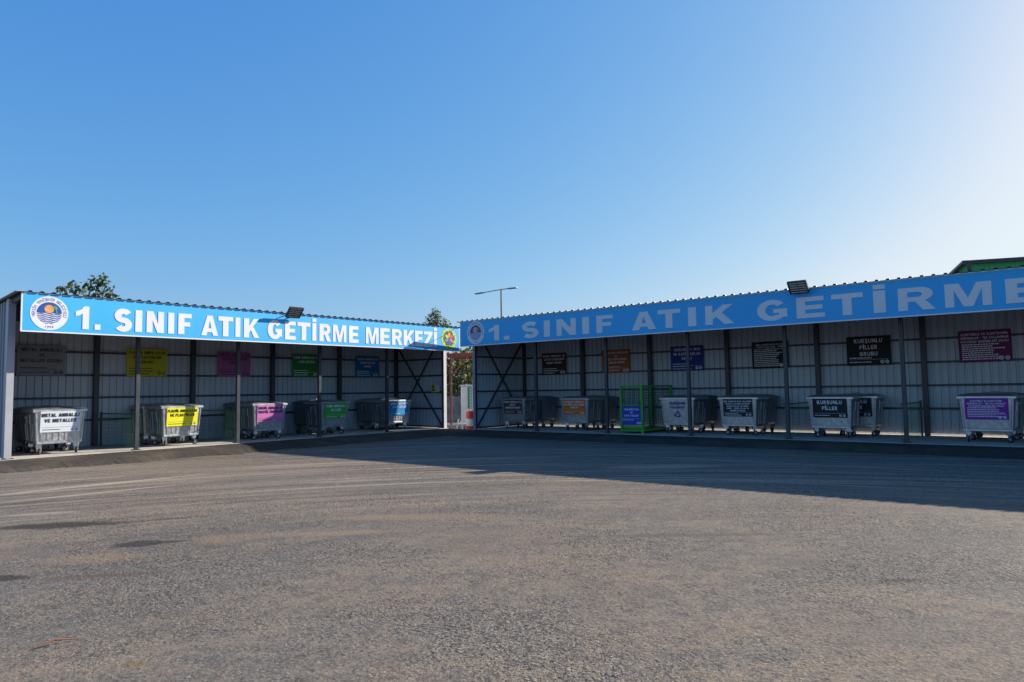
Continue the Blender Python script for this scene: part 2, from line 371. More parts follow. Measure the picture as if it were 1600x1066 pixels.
# sloping apron of fresh asphalt
def apron():
    rnd = random.Random(3)
    def LP(x, y, z): return FL @ Vector((x, y, z))
    def RP(x, y, z): return FR @ Vector((x, y, z))
    wL, wR = 1.6, 1.3
    # corner of the outer edges
    a = LP(0, -wL, 0); du = (LP(1, 0, 0)-LP(0, 0, 0)); b = RP(0, -wR, 0); dv = (RP(1, 0, 0)-RP(0, 0, 0))
    den = du.x*dv.y-du.y*dv.x; t = ((b.x-a.x)*dv.y-(b.y-a.y)*dv.x)/den
    cor = a+du*t; sR = (cor-b).dot(dv)
    rows = []
    n = 150
    for i in range(n+1):
        k = i/n; x = -5*BL-1.2+k*(5*BL+1.2+.0); xo = -5*BL-1.2+k*(5*BL+1.2+t)
        j = .12*math.sin(xo*2.1)+.08*math.sin(xo*5.3+1)+rnd.uniform(-.05, .05)
        rows.append((LP(x, -.10, -.012), LP(x*.5+xo*.5, -.10-(wL-.1)*.5, -.07), LP(xo, -wL+j*min(1, (1-k)*8), YARD+.004)))
    for i in range(n+1):
        k = i/n; x = k*(9*BR+.5); xo = sR+k*(9*BR+.5-sR)
        j = .05*math.sin(xo*1.7)+.03*math.sin(xo*4.1+1)+rnd.uniform(-.015, .015)
        rows.append((RP(x, -.10, -.012), RP(x*.5+xo*.5, -.10-(wR-.1)*.55, -.055), RP(xo, -wR+j*min(1, k*8), YARD+.004)))
    b = MB(); V = [[b.bm.verts.new(p) for p in r] for r in rows]
    for i in range(len(V)-1):
        for j in (0, 1):
            b.bm.faces.new((V[i][j], V[i][j+1], V[i+1][j+1], V[i+1][j]))
    for f in b.bm.faces:
        f.normal_update()
        if f.normal.z < 0: f.normal_flip()
    me = bpy.data.meshes.new('road'); b.bm.to_mesh(me); b.bm.free(); me.materials.append(M['apron'])
    o = bpy.data.objects.new('road', me); sc.collection.objects.link(o)
    tag(o, kind='structure')
apron()

# ------------------------------------------------------------------ sheds
def shed(frame, xa, xb, B, n, D, O, zt, label, braceend, gap=0., tw=.105, openend=None, group='open fronted steel sheds'):
    """xa..xb extent along x; posts every B from the end at x=0"""
    root = thing('open_shed', label, 'shed', frame, group)
    sg = 1 if xb > -xa else -1
    xs = [sg*i*B for i in range(n+1)]
    rz = lambda y: zt-.010-(y+O)*SLOPE       # roof underside height at depth y
    S = M['steel']
    for i, x in enumerate(xs):
        if 0 < i < n or (i == n):
            MB().bb(x-.05, x+.05, -.05, .05, 0, rz(0)-.14).build('front_post', S, root, .006)
            pb = MB(); pb.bb(x-.095, x+.095, -.085, .095, .001, .013)
            for q in ((-.075, -.07), (.075, -.07), (-.075, .07), (.075, .07)): pb.cyl((x+q[0], q[1], .012), (x+q[0], q[1], .035), .011, n=6)
            pb.build('base_plate', S, root)
        MB().bb(x-.07, x+.07, D-.09, D+.05, 0, rz(D)-.14).build('back_post', S, root, .006)
        MB().bar((x, -O+.05, rz(-O)-.075), (x, D+.05, rz(D)-.075), .09, .12).build('rafter', S, root)
    lo, hi = min(xs), max(xs)
    zs = (.78, 1.45, 2.12, 2.80)
    for z in zs:
        MB().bb(lo, hi, D+.052, D+.10, z-.03, z+.03).build('wall_rail', S, root)
    for y in (-O+.1, 0, D*.5, D):
        MB().bb(lo, hi, y-.03, y+.03, rz(y)-.013-.04*(1), rz(y)-.008).build('purlin', S, root)
    # back wall: outside the rails
    b = MB(); corr(b, lo, hi, y=D+.104, sgn=1, zt=lambda x: rz(D)-.02, zb=lambda x: gap)
    b.build('back_wall', M['sheet'], root)
    # end walls, first at x=0 (its inside shows), second at the far end
    def endwall(x, out, m, trim, tm):
        b = MB(); corr(b, 0.0, D+.1, y=0, sgn=1, zt=lambda t: rz(t)-.03, zb=lambda t: 0.02)
        # local x of the sheet runs into the shed
        R = Matrix.Rotation(math.pi/2, 4, 'Z')
        o = b.build('end_wall', m, root); mm = Matrix(((0, out, 0, x+out*(tw-.05)), (1, 0, 0, 0), (0, 0, 1, 0), (0, 0, 0, 1)))
        o.data.transform(mm); o.data.update()
        bm = bmesh.new(); bm.from_mesh(o.data); bmesh.ops.recalc_face_normals(bm, faces=bm.faces); bm.to_mesh(o.data); bm.free()
        for z in zs:
            MB().bb(x+out*.001, x+out*(tw-.055), .06, D-.1, z-.03, z+.03).build('wall_rail', S, root)
        # corner trim
        t = MB(); t.bb(x-out*.05, x+out*tw, -.06, -.052, 0, rz(0)-.02); t.bb(x+out*(tw-.006), x+out*(tw+.002), -.052, .10, 0, rz(0)-.02)
        t.build('corner_trim', tm, root)
        MB().bb(x-.045, x+.045, -.05, .055, 0, rz(0)-.14).build('front_post', S, root)
        # roof edge flashing
        f = MB(); f.bar((x+out*.125, -O-.01, rz(-O)+.015), (x+out*.125, D+.2, rz(D+.2)+.015), .012, .16, up=(1, 0, 0))
        f.build('roof_edge', M['trim'] if tm != M['trim_white'] else M['roof'], root)
    e0 = -sg
    endwall(0, e0, M['sheet'], True, braceend)
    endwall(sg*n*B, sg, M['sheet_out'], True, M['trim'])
    # cross brace in the end bay seen from inside
    xx = -e0*.02
    b1 = MB().bar((xx+sg*.03, .08, .12), (xx+sg*.03, D-.12, rz(D)-.25), .05, .05).build('brace', S, root)
    b2 = MB().bar((xx+sg*.085, .08, rz(0)-.25), (xx+sg*.085, D-.12, .12), .05, .05).build('brace', S, root)
    # bottom rail of the end wall
    MB().bb(xx-.02, xx+.02, .06, D-.1, .03, .09).build('wall_rail', S, root)
    # roof
    x0, x1 = min(lo, hi)-(.12 if xb == 0 else .03), max(lo, hi)+(.03 if xb == 0 else .12)
    b = MB(); corr(b, x0, x1, pitch=.25, rib=.06, dep=.035, zt=lambda x: 1, zb=lambda x: 0, y=0, sgn=1, thick=.003, slope=.018)
    L = D+.2+O+.05; ang = math.atan(SLOPE)
    # sheet (x, rib, length) -> x, along slope, up
    for v in b.bm.verts:
        x, r, k = v.co
        yy = -O-.05+k*(D+.2+O+.05)
        v.co = (x, yy, rz(yy)+r)
    b.build('roof', M['roof'], root)
    return root, rz
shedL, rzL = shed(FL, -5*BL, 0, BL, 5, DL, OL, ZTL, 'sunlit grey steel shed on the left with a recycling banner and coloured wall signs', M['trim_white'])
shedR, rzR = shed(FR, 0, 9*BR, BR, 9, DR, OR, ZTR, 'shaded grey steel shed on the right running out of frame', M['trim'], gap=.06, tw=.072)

# ------------------------------------------------------------------ banners
def solve_x(frame, y, z, px):
    """local x at depth y, height z whose picture column is px"""
    a, b = -40., 40.
    # restrict to points in front of camera
    lo, hi = -16., 28.
    f = lambda x: project(frame @ Vector((x, y, z)))[0]-px
    best = None; prev = None; N = 400
    for i in range(N+1):
        x = lo+(hi-lo)*i/N; p = frame @ Vector((x, y, z))
        if p.y < 2: prev = None; continue
        v = f(x)
        if prev is not None and prev[1]*v <= 0:
            l, h = prev[0], x
            for _ in range(40):
                m = (l+h)/2
                if f(l)*f(m) <= 0: h = m
                else: l = m
            return (l+h)/2
        prev = (x, v)
    return 0
def emblem(parent, cx, cz, r, y, small=False):
    def disc(mb, cx, cz, r, y, n=48, a0=0, a1=math.tau, y2=None):
        pts = [(cx+r*math.cos(a0+(a1-a0)*i/n), cz+r*math.sin(a0+(a1-a0)*i/n)) for i in range(n if a1-a0 >= math.tau-.01 else n+1)]
        mb.prism(pts, y, y if y2 is None else y2)
    e = MB(); disc(e, cx, cz, r, y-.004, y2=y-.001); e = e.build('emblem', M['white'], parent)
    k = MB(); disc(k, cx, cz, r*.655, y-.007, a0=0, a1=math.pi, y2=y-.005)
    # waves: blue bands in the lower half
    for j in range(6):
        zc = cz-r*.655*(.09+.165*j); n = 60
        up, dn = [], []
        for i in range(n+1):
            x = -1+2*i/n; X = x*r*.655
            wv = .028*r*math.cos(x*9.4)*(1.25 if abs(x) < .5 else .8)
            z1, z0 = zc+wv+.026*r, zc+wv-.030*r
            lim = math.sqrt(max(0, (r*.655)**2-X*X))
            z1 = max(cz-lim, z1); z0 = max(cz-lim, z0)
            if z1-z0 > 1e-4: up.append((cx+X, min(z1, cz-.004))); dn.append((cx+X, min(z0, cz-.006)))
        if len(up) > 2: k.prism(up+dn[::-1], y-.007, y-.005)
    # ring lettering
    def ring(txt, a_mid, rad, h, step, flip=False):
        n = len(txt)
        for i, c in enumerate(txt):
            if c == ' ': continue
            a = a_mid+(step*(n-1)/2-step*i)*(1 if not flip else -1)
            rot = a-math.pi/2 if not flip else a+math.pi/2
            ca, sa = math.cos(rot), math.sin(rot); px, pz = cx+rad*math.cos(a), cz+rad*math.sin(a)
            put_text(k, c, -h*.32, h*.32, -h/2, h/2, y-.006, off=.0, align='c', tf=lambda q, ca=ca, sa=sa, px=px, pz=pz: Vector((px+q.x*ca-q.z*sa, q.y, pz+q.x*sa+q.z*ca)))
    ring('MERSİN YENİŞEHİR BELEDİYESİ', math.pi/2, r*.82, r*.17, R_(7.9))
    ring('1994', -math.pi/2, r*.83, r*.15, R_(8.5), True)
    letters_build(k, 'emblem_print', M['navy'], e)
    s = MB(); disc(s, cx-.02*r, cz+r*.24, r*.245, y-.010, n=28, y2=y-.008); s.build('emblem_sun', M['orange'], e)
    g = MB()
    tx, tz = cx+.27*r, cz+.33*r
    for a in (200, 160, 120, 70, 30, -10, -40):
        A = R_(a); d = Vector((math.cos(A), math.sin(A))); nn = Vector((-d.y, d.x))*.028*r
        e1 = (tx+d.x*.20*r, tz+d.y*.12*r-.04*r)
        g.prism([(tx-nn.x, tz-nn.y), (tx+d.x*.11*r-nn.x, tz+d.y*.11*r+.0*r-nn.y), e1, (tx+d.x*.11*r+nn.x, tz+d.y*.11*r+nn.y), (tx+nn.x, tz+nn.y)], y-.013, y-.011)
    g.prism([(tx-.025*r, tz), (tx+.05*r, tz-.15*r), (tx+.09*r, tz-.33*r), (tx+.15*r, tz-.33*r), (tx+.09*r, tz-.15*r), (tx+.02*r, tz)], y-.0135, y-.0115)
    g.build('emblem_palm', M['palm'], e)
    b = MB(); bx, bz = cx-.1*r, cz+.2*r
    b.prism([(bx-.2*r, bz+.04*r), (bx-.05*r, bz+.01*r), (bx+.05*r, bz-.03*r), (bx+.16*r, bz-.05*r), (bx+.05*r, bz-.07*r), (bx-.08*r, bz-.03*r)], y-.013, y-.011)
    b.build('emblem_bird', M['white'], e)
LET_L = [('1', 118, 139), ('.', 148, 157), ('S', 179, 206), ('I', 211.5, 222), ('N', 229, 256), ('I', 262.7, 272), ('F', 278.5, 299), ('A', 314.4, 340.7), ('T', 340.9, 363.8),
         ('I', 367.7, 375.2), ('K', 380.9, 405), ('G', 418, 440.3), ('E', 445, 462), ('T', 464.5, 484.6), ('İ', 487.8, 493.9), ('R', 498.9, 517), ('M', 519.9, 540.9), ('E', 544.8, 560),
         ('M', 571.5, 591.2), ('E', 593.8, 608.8), ('R', 612.2, 628.5), ('K', 630.3, 647.5), ('E', 648.3, 660.5), ('Z', 661.5, 676), ('İ', 677.5, 682.5)]
LET_R = [('1', 764, 780), ('.', 787.5, 796), ('S', 816, 841.3), ('I', 850, 859.3), ('N', 869.8, 899.8), ('I', 910, 920.5), ('F', 932, 957.6), ('A', 987, 1025), ('T', 1027.8, 1063),
         ('I', 1075.2, 1087.8), ('K', 1102, 1147), ('G', 1183, 1230), ('E', 1244.5, 1288.3), ('T', 1299, 1348.5), ('İ', 1364.5, 1383.7), ('R', 1403, 1461.5), ('M', 1476, 1549.5), ('E', 1571, 1626)]
def extra_glyph(mb, c, x0, x1, z0, z1, y, sw):
    W, H = x1-x0, z1-z0; th = sw; tv = H*.20
    P = lambda pts: mb.prism([(x0+a, z0+b) for a, b in pts], y-.008, y-.002)
    def arc(cx, cz, rx, rz, a0, a1, n=8): return [(cx+rx*math.cos(R_(a0+(a1-a0)*i/n)), cz+rz*math.sin(R_(a0+(a1-a0)*i/n))) for i in range(n+1)]
    def band(cx, cz, rx, rz, a0, a1, n=8): P(arc(cx, cz, rx, rz, a0, a1, n)+arc(cx, cz, max(rx-th, .001), max(rz-tv, .001), a1, a0, n))
    def dots():
        for a in (.18, .58): P([(W*a, H*1.08), (W*(a+.24), H*1.08), (W*(a+.24), H*1.25), (W*a, H*1.25)])
    if c == 'L': P([(0, 0), (W, 0), (W, tv), (th, tv), (th, H), (0, H)])
    elif c == 'H': P([(0, 0), (th, 0), (th, H*.4), (W-th, H*.4), (W-th, 0), (W, 0), (W, H), (W-th, H), (W-th, H*.6), (th, H*.6), (th, H), (0, H)])
    elif c in 'UÜ':
        P([(0, H)]+[(0, H*.35)]+arc(W/2, H*.35, W/2, H*.35, 180, 360)+[(W, H), (W-th, H)]+arc(W/2, H*.35, W/2-th, H*.35-tv, 360, 180)+[(th, H)])
        if c == 'Ü': dots()
    elif c == 'J': P([(W, H)]+arc(W/2, H*.33, W/2, H*.33, 360, 190)+arc(W/2, H*.33, W/2-th, H*.33-tv, 190, 360)+[(W-th, H)])
    elif c == 'V': P([(W*.5-th*.55, 0), (W*.5+th*.55, 0), (W, H), (W-th*1.05, H), (W*.5, H*.3), (th*1.05, H), (0, H)])
    elif c == 'Y': P([(W*.5-th*.5, 0), (W*.5+th*.5, 0), (W*.5+th*.5, H*.4), (W, H), (W-th*1.1, H), (W*.5, H*.6), (th*1.1, H), (0, H), (W*.5-th*.5, H*.4)])
    elif c == 'X' or c == '&': P([(0, 0), (th, 0), (W, H), (W-th, H)]); P([(W-th, 0), (W, 0), (th, H), (0, H)])
    elif c in 'OÖ0':
        band(W/2, H/2, W/2, H/2, 90, 270, 10); band(W/2, H/2, W/2, H/2, -90, 90, 10)
        if c == 'Ö': dots()
    elif c in 'CÇ':
        band(W/2, H/2, W/2, H/2, 45, 315, 14)
        if c == 'Ç': P([(W*.4, -H*.2), (W*.6, -H*.2), (W*.6, -H*.02), (W*.4, -H*.02)])
    elif c == 'D': P([(0, 0), (W*.4, 0)]+arc(W*.4, H/2, W*.6, H/2, -90, 90, 10)+[(0, H), (0, H-tv), (W*.4, H-tv)]+arc(W*.4, H/2, W*.6-th, H/2-tv, 90, -90, 10)+[(th, tv), (th, H-tv), (0, H-tv)])
    elif c in 'BP':
        for zc in ((.735,) if c == 'P' else (.735, .265)):
            P([(th*.9, H*(zc-.265)), (W*.6, H*(zc-.265))]+arc(W*.6, H*zc, W*.4, H*.265, -90, 90)+[(th*.9, H*(zc+.265)), (th*.9, H*(zc+.265)-tv*.8), (W*.6, H*(zc+.265)-tv*.8)]+arc(W*.6, H*zc, max(W*.4-th*.9, .001), H*.265-tv*.8, 90, -90)+[(th*.9, H*(zc-.265)+tv*.8)])
        P([(0, 0), (th, 0), (th, H), (0, H)])
    elif c == 'Ğ': block_glyph(mb, 'G', x0, x1, z0, z1, y, sw); P([(W*.25, H*1.08), (W*.75, H*1.08), (W*.75, H*1.2), (W*.25, H*1.2)])
    elif c == 'Ş': block_glyph(mb, 'S', x0, x1, z0, z1, y, sw); P([(W*.4, -H*.24), (W*.6, -H*.24), (W*.6, -H*.04), (W*.4, -H*.04)])
    elif c == '-': P([(W*.1, H*.4), (W*.9, H*.4), (W*.9, H*.6), (W*.1, H*.6)])
    elif c == '(': band(W*1.1, H/2, W, H*.6, 130, 230)
    elif c == ')': band(-W*.1, H/2, W, H*.6, -50, 50)
    elif c == '7': P([(W*.2, 0), (W*.2+th*1.2, 0), (W, H-tv), (W, H), (0, H), (0, H-tv), (W-th*1.1, H-tv)])
    elif c in '2345 9':
        if c == '2': P([(0, 0), (W, 0), (W, tv), (W*.45, tv), (W*.95, H*.6), (W*.95, H*.72), (W-th, H*.66), (0, tv)]); band(W/2, H*.70, W/2, H*.30, 0, 165)
        elif c == '3': band(W*.4, H*.735, W*.6, H*.265, -90, 130); band(W*.4, H*.265, W*.6, H*.265, -130, 90)
        elif c == '4': P([(W*.55, 0), (W*.55+th, 0), (W*.55+th, H), (W*.55, H)]); P([(0, H*.2), (W, H*.2), (W, H*.38), (0, H*.38)]); P([(0, H*.38), (th, H*.38), (W*.55, H), (W*.45, H)])
        else: band(W/2, H*.7, W/2, H*.3, 0, 359, 14); P([(W-th, 0), (W, 0), (W, H*.7), (W-th, H*.7)])
GW = {'I': .27, 'İ': .27, '.': .26, '1': .5, 'M': .92, 'N': .72, 'A': .76, 'K': .72, 'G': .76, 'O': .78, 'Ö': .78, 'E': .56, 'F': .54, 'L': .52, 'T': .60, 'J': .48, '-': .42, '(': .3, ')': .3, 'Ğ': .76, 'V': .72, 'Y': .7, 'D': .72, 'C': .7, 'Ç': .7, 'H': .7, 'U': .68, 'Ü': .68}
def put_line(mb, txt, x0, x1, z0, z1, y):
    """bold capitals centred between x0 and x1"""
    h = z1-z0; gap = .17; wd = [(.34 if c == ' ' else GW.get(c, .62)) for c in txt]
    tot = (sum(wd)+gap*(len(txt)-1))*h; k = min(1, (x1-x0)/tot); x = (x0+x1)/2-tot*k/2
    for c, w_ in zip(txt, wd):
        if c != ' ': block_glyph(mb, c, x, x+w_*h*k, z0, z1, y, (.165 if len(txt) < 16 else .14)*h*(k*.5+.5) if c not in 'Iİ' else w_*h*k)
        x += (w_+gap)*h*k
def block_glyph(mb, c, x0, x1, z0, z1, y, sw):
    """heavy sans capital, stem width sw of the letter box"""
    W, H = x1-x0, z1-z0; th = sw; tv = H*.21
    P = lambda pts: mb.prism([(x0+a, z0+b) for a, b in pts], y-.008, y-.002)
    def arc(cx, cz, rx, rz, a0, a1, n=12): return [(cx+rx*math.cos(R_(a0+(a1-a0)*i/n)), cz+rz*math.sin(R_(a0+(a1-a0)*i/n))) for i in range(n+1)]
    if c in 'Iİ': P([(0, 0), (W, 0), (W, H), (0, H)])
    if c == 'İ': P([(0, H*1.07), (W, H*1.07), (W, H*1.27), (0, H*1.27)])
    if c == '.': P([(0, 0), (W, 0), (W, H*.24), (0, H*.24)])
    if c in 'LBDPUÜHVYJCÇOÖĞŞ0234579-X()?/&': return extra_glyph(mb, c, x0, x1, z0, z1, y, sw)
    if c == '1': P([(W*.52, 0), (W, 0), (W, H), (W*.62, H), (W*.40, H*.85), (0, H*.75), (0, H*.56), (W*.28, H*.60), (W*.52, H*.68)])
    if c == 'E': P([(0, 0), (W, 0), (W, tv), (th, tv), (th, H*.40), (W*.93, H*.40), (W*.93, H*.60), (th, H*.60), (th, H-tv), (W*.98, H-tv), (W*.98, H), (0, H)])
    if c == 'F': P([(0, 0), (th, 0), (th, H*.38), (W*.9, H*.38), (W*.9, H*.59), (th, H*.59), (th, H-tv), (W, H-tv), (W, H), (0, H)])
    if c == 'T': P([(W/2-th/2, 0), (W/2+th/2, 0), (W/2+th/2, H-tv*1.05), (W, H-tv*1.05), (W, H), (0, H), (0, H-tv*1.05), (W/2-th/2, H-tv*1.05)])
    if c == 'N': P([(0, 0), (th*.92, 0), (th*.92, H*.58), (W-th, 0), (W, 0), (W, H), (W-th*.92, H), (W-th*.92, H*.42), (th, H), (0, H)])
    if c == 'M': P([(0, 0), (W*.2, 0), (W*.2, H*.72), (W*.40, 0), (W*.60, 0), (W*.8, H*.72), (W*.8, 0), (W, 0), (W, H), (W*.69, H), (W*.5, H*.38), (W*.31, H), (0, H)])
    if c == 'Z': P([(0, 0), (W, 0), (W, tv), (W*.42, tv), (W*.97, H*.83), (W*.97, H), (W*.04, H), (W*.04, H-tv), (W*.55, H-tv), (0, H*.17)])
    if c == 'K': P([(0, 0), (th, 0), (th, H*.26), (th+W*.12, H*.40), (W*.66, 0), (W, 0), (W*.58, H*.60), (W*.97, H), (W*.62, H), (th, H*.60), (th, H), (0, H)])
    if c == 'A':
        s = .30*W
        P([(0, 0), (s, 0), (s+.055*W, H*.17), (W-s-.055*W, H*.17), (W-s, 0), (W, 0), (W*.655, H), (W*.5, H), (W*.5, H*.74), (W*.595, H*.36), (W*.405, H*.36), (W*.499, H*.74), (W*.499, H), (W*.345, H)])
    if c == 'R':
        th *= .95
        outer = [(0, 0), (th, 0), (th, H*.38), (W*.46, H*.38), (W*.66, 0), (W, 0), (W*.78, H*.36), (W*.72, H*.43)]
        outer += arc(W*.60, H*.70, W*.34, H*.30, -50, 90, 14)+[(0, H)]
        # counter as a keyhole from the stem top
        ctr = [(th, H), (th, H*.80)]+arc(W*.54, H*.69, W*.12, H*.11, 90, -90, 8)+[(th, H*.58)]
        pts = outer[:-1]+[(th+.001, H), (th+.001, H*.80)]+arc(W*.52, H*.69, W*.13, H*.11, 90, -90, 8)+[(th, H*.58), (th, H), (0, H)]
        P(pts)
    if c == 'G':
        rx, rz = W/2, H*.52; ix = rx-th*1.02; iz = rz-tv*1.12; cx, cz = W*.5, H*.5
        o = arc(cx, cz, rx, rz, 38, 318, 30); i_ = arc(cx, cz, ix, iz, 318, 38, 26)
        # spur and bar
        P(o[:]+[(W, H*.13), (W, H*.55), (W*.54, H*.55), (W*.54, H*.36), (W-th*1.0, H*.36), (W-th*1.0, H*.25)]+i_[1:])
    if c == 'S':
        # centre line of an S, thickened
        n = 34; cl = []
        hx, tz = W/2-th*.47, tv*1.04
        r1z = (H*1.03-tz)/4
        for i in range(n+1):
            u = i/n
            if u < .5:
                a = R_(28+(270-28)*(u/.5)); cl.append((W/2+hx*math.cos(a), H*1.015-tz/2-r1z+r1z*math.sin(a)))
            else:
                a = R_(90-(90+152)*((u-.5)/.5)); cl.append((W/2+hx*math.cos(a), -H*.015+tz/2+r1z+r1z*math.sin(a)))
        Lf, Rt = [], []
        for i, (a, b) in enumerate(cl):
            a0, b0 = cl[max(0, i-1)]; a1, b1 = cl[min(n, i+1)]; dx, dz = a1-a0, b1-b0
            l = math.hypot(dx, dz); nx, nz = -dz/l, dx/l
            Lf.append((a+nx*th*.5, b+nz*tz*.56)); Rt.append((a-nx*th*.5, b-nz*tz*.56))
        for i in range(n):
            P([Lf[i], Lf[i+1], Rt[i+1], Rt[i]])
def banner(frame, O, x0, x1, zb, zt, letters, cap, stems, label, emb, extra=None):
    root = thing('banner', label, 'banner', frame @ T(0, -O, 0), 'blue recycling centre banners')
    MB().bb(x0+.03, x1-.03, 0, .03, zb+.03, zt-.03).build('panel', M['blue'], root)
    b = MB(); b.bb(x0, x1, -.003, .033, zt-.0295, zt); b.bb(x0, x1, -.003, .033, zb, zb+.0295); b.bb(x0, x0+.0295, -.003, .033, zb+.03, zt-.03); b.bb(x1-.0295, x1, -.003, .033, zb+.03, zt-.03)
    b.build('edge_strip', M['border'], root)
    i = 0
    for wd in ('1.', 'SINIF', 'ATIK', 'GETİRME', 'MERKEZİ'):
        if i >= len(letters): break
        k = MB()
        for c, a, e in letters[i:i+len(wd)]:
            X0, X1 = solve_x(frame, -O, (zb+zt)/2, a), solve_x(frame, -O, (zb+zt)/2, e)
            block_glyph(k, c, X0, X1, zb+cap[0], zb+cap[1], -.001, stems)
        k.build('lettering', M['white'], root); i += len(wd)
    return root
xl = -(5+.0287)*BL
banL = banner(FL, OL, xl, .0, ZBL, ZTL, LET_L, (.125, .70), .168, 'sunlit light blue banner with white recycling centre lettering and two emblems', None)
letR = list(LET_R)
banR = banner(FR, OR, 0, 9*BR, ZBR, ZTR, letR, (.15, .71), .225, 'shaded blue banner with widely spaced white recycling centre lettering', None)
# the rest of the right banner's words, out of frame
k = MB(); x = solve_x(FR, -OR, 3.6, 1626)+.55
for c, wd in (('M', .95), ('E', .62), ('R', .78), ('K', .8), ('E', .62), ('Z', .7), ('İ', .24)):
    block_glyph(k, c, x, x+wd, ZBR+.15, ZBR+.71, -.001, .225); x += wd+.18
k.build('lettering', M['white'], banR)
ex0, ex1 = solve_x(FL, -OL, 3.5, 45.5), solve_x(FL, -OL, 3.5, 107.5)
emblem(banL, (ex0+ex1)/2, (ZBL+ZTL)/2-.005, (ex1-ex0)/2*.97, -.001)
ex0, ex1 = solve_x(FR, -OR, 3.6, 731), solve_x(FR, -OR, 3.6, 755.5)
emblem(banR, (ex0+ex1)/2, (ZBR+ZTR)/2+.01, .43, -.001)
# flower emblem at the right end of the left banner
e = MB(); fx = solve_x(FL, -OL, 3.5, 701.5); fz = (ZBL+ZTL)/2+.0
e.prism([(fx+.42*math.cos(i*math.tau/32), fz+.40*math.sin(i*math.tau/32)) for i in range(32)], -.005, -.001)
em = e.build('flower_emblem', M['lime'], banL)
e = MB()
pts = []
for i in range(48):
    a = i*math.tau/48; r = .29+.03*math.cos(6*a)
    pts.append((fx+r*math.cos(a), fz+.01+r*math.sin(a)))
e.prism(pts, -.009, -.006); 
for i in range(6):
    a = i*math.tau/6+.25
    e.prism([(fx+.27*math.cos(a), fz+.27*math.sin(a)), (fx+.40*math.cos(a+.22), fz+.38*math.sin(a+.22)), (fx+.27*math.cos(a+.2), fz+.27*math.sin(a+.2))], -.0092, -.0062)
e.build('flower_disc', M['plum'], em)
for i, mm in enumerate(('red', 'orange', 'lime', 'teal', 'navy', 's_pink')):
    a = i*math.tau/6+.5; e = MB()
    cx, cz = fx+.145*math.cos(a), fz+.01+.145*math.sin(a)
    e.prism([(cx+.10*math.cos(t)*math.cos(a)-.058*math.sin(t)*math.sin(a), cz+.10*math.cos(t)*math.sin(a)+.058*math.sin(t)*math.cos(a)) for t in [j*math.tau/16 for j in range(16)]], -.0125, -.0095)
    e.build('petal', M[mm] , em)
# thin cable hanging over the banner's end
def tube(name, pts, r, m, n=6, parent=None):
    b = MB()
    for a, c in zip(pts, pts[1:]): b.cyl(a, c, r, n=n)
    return b.build(name, m, parent)
cx0, cx1 = solve_x(FL, -OL-.03, 3.9, 712), solve_x(FL, -OL-.03, 3.3, 668)
cb = tube('cable', [FL @ Vector((cx0, -OL-.02, ZTL+.02)), FL @ Vector((cx0-.02, -OL-.03, ZTL-.05)), FL @ Vector(((cx0+cx1)/2, -OL-.035, 3.58)), FL @ Vector((cx1, -OL-.03, 3.28))], .007, M['rubber'])
tag(cb, 'thin black cable slanting down over the right end of the sunlit banner', 'cable')

# ------------------------------------------------------------------ floodlights
def floodlight(frame, x, O, zt, label):
    r = thing('floodlight', label, 'floodlight', frame @ T(x, -O, zt-.06), 'floodlights above the banners')
    ph = R_(42)
    for s in (-1, 1):
        MB().cyl((s*.15, .05, -.02), (s*.15, -.20, .04), .013).cyl((s*.15, .05, -.06), (s*.15, .05, .0), .013).build('arm', M['lamp'], r)
    h = Matrix.Translation((0, -.27, .06)) @ Matrix.Rotation(-(math.pi/2-ph), 4, 'X')
    # local: the face looks down (-Z) before tilting; fins on the back
    b = MB(); b.bb(-.27, .27, -.21, .21, 0, .035); 
    b.bb(-.275, -.255, -.215, .215, -.03, .05); b.bb(.255, .275, -.215, .215, -.03, .05); b.bb(-.254, .254, -.215, -.195, -.03, .05); b.bb(-.254, .254, .195, .215, -.03, .05)
    for i in range(4): b.bb(-.254, .254, -.125+i*.083-.008, -.125+i*.083+.008, -.028, -.001)
    for i in range(9): b.bb(-.22+i*.055-.003, -.22+i*.055+.003, -.19, .19, .036, .07)
    h = h @ Matrix.Diagonal((.9, .9, .9, 1))
    ho = b.build('housing', M['lamp'], r, .003); ho.matrix_local = h
    tube('power_cable', [(.05, -.22, .07), (.10, -.12, .0), (.12, -.05, .05), (.13, .12, .09)], .008, M['rubber'], parent=r)
    for i in range(5):
        l = MB(); 
        for j in range(2): l.bb(-.235+j*.245, -.01+j*.245, -.16+i*.080-.024, -.16+i*.080+.024, -.012, -.002)
        lo = l.build('lens', M['lens'], ho)
    return r
# the floodlight face must look outwards and down
fxL = solve_x(FL, -OL-.27, ZTL, 460.5); fxR = solve_x(FR, -OR-.27, ZTR, 1247)
fa = floodlight(FL, fxL, OL, ZTL, 'dark slatted floodlight on arms above the sunlit banner')
fb = floodlight(FR, fxR, OR, ZTR, 'dark slatted floodlight on arms above the shaded banner')

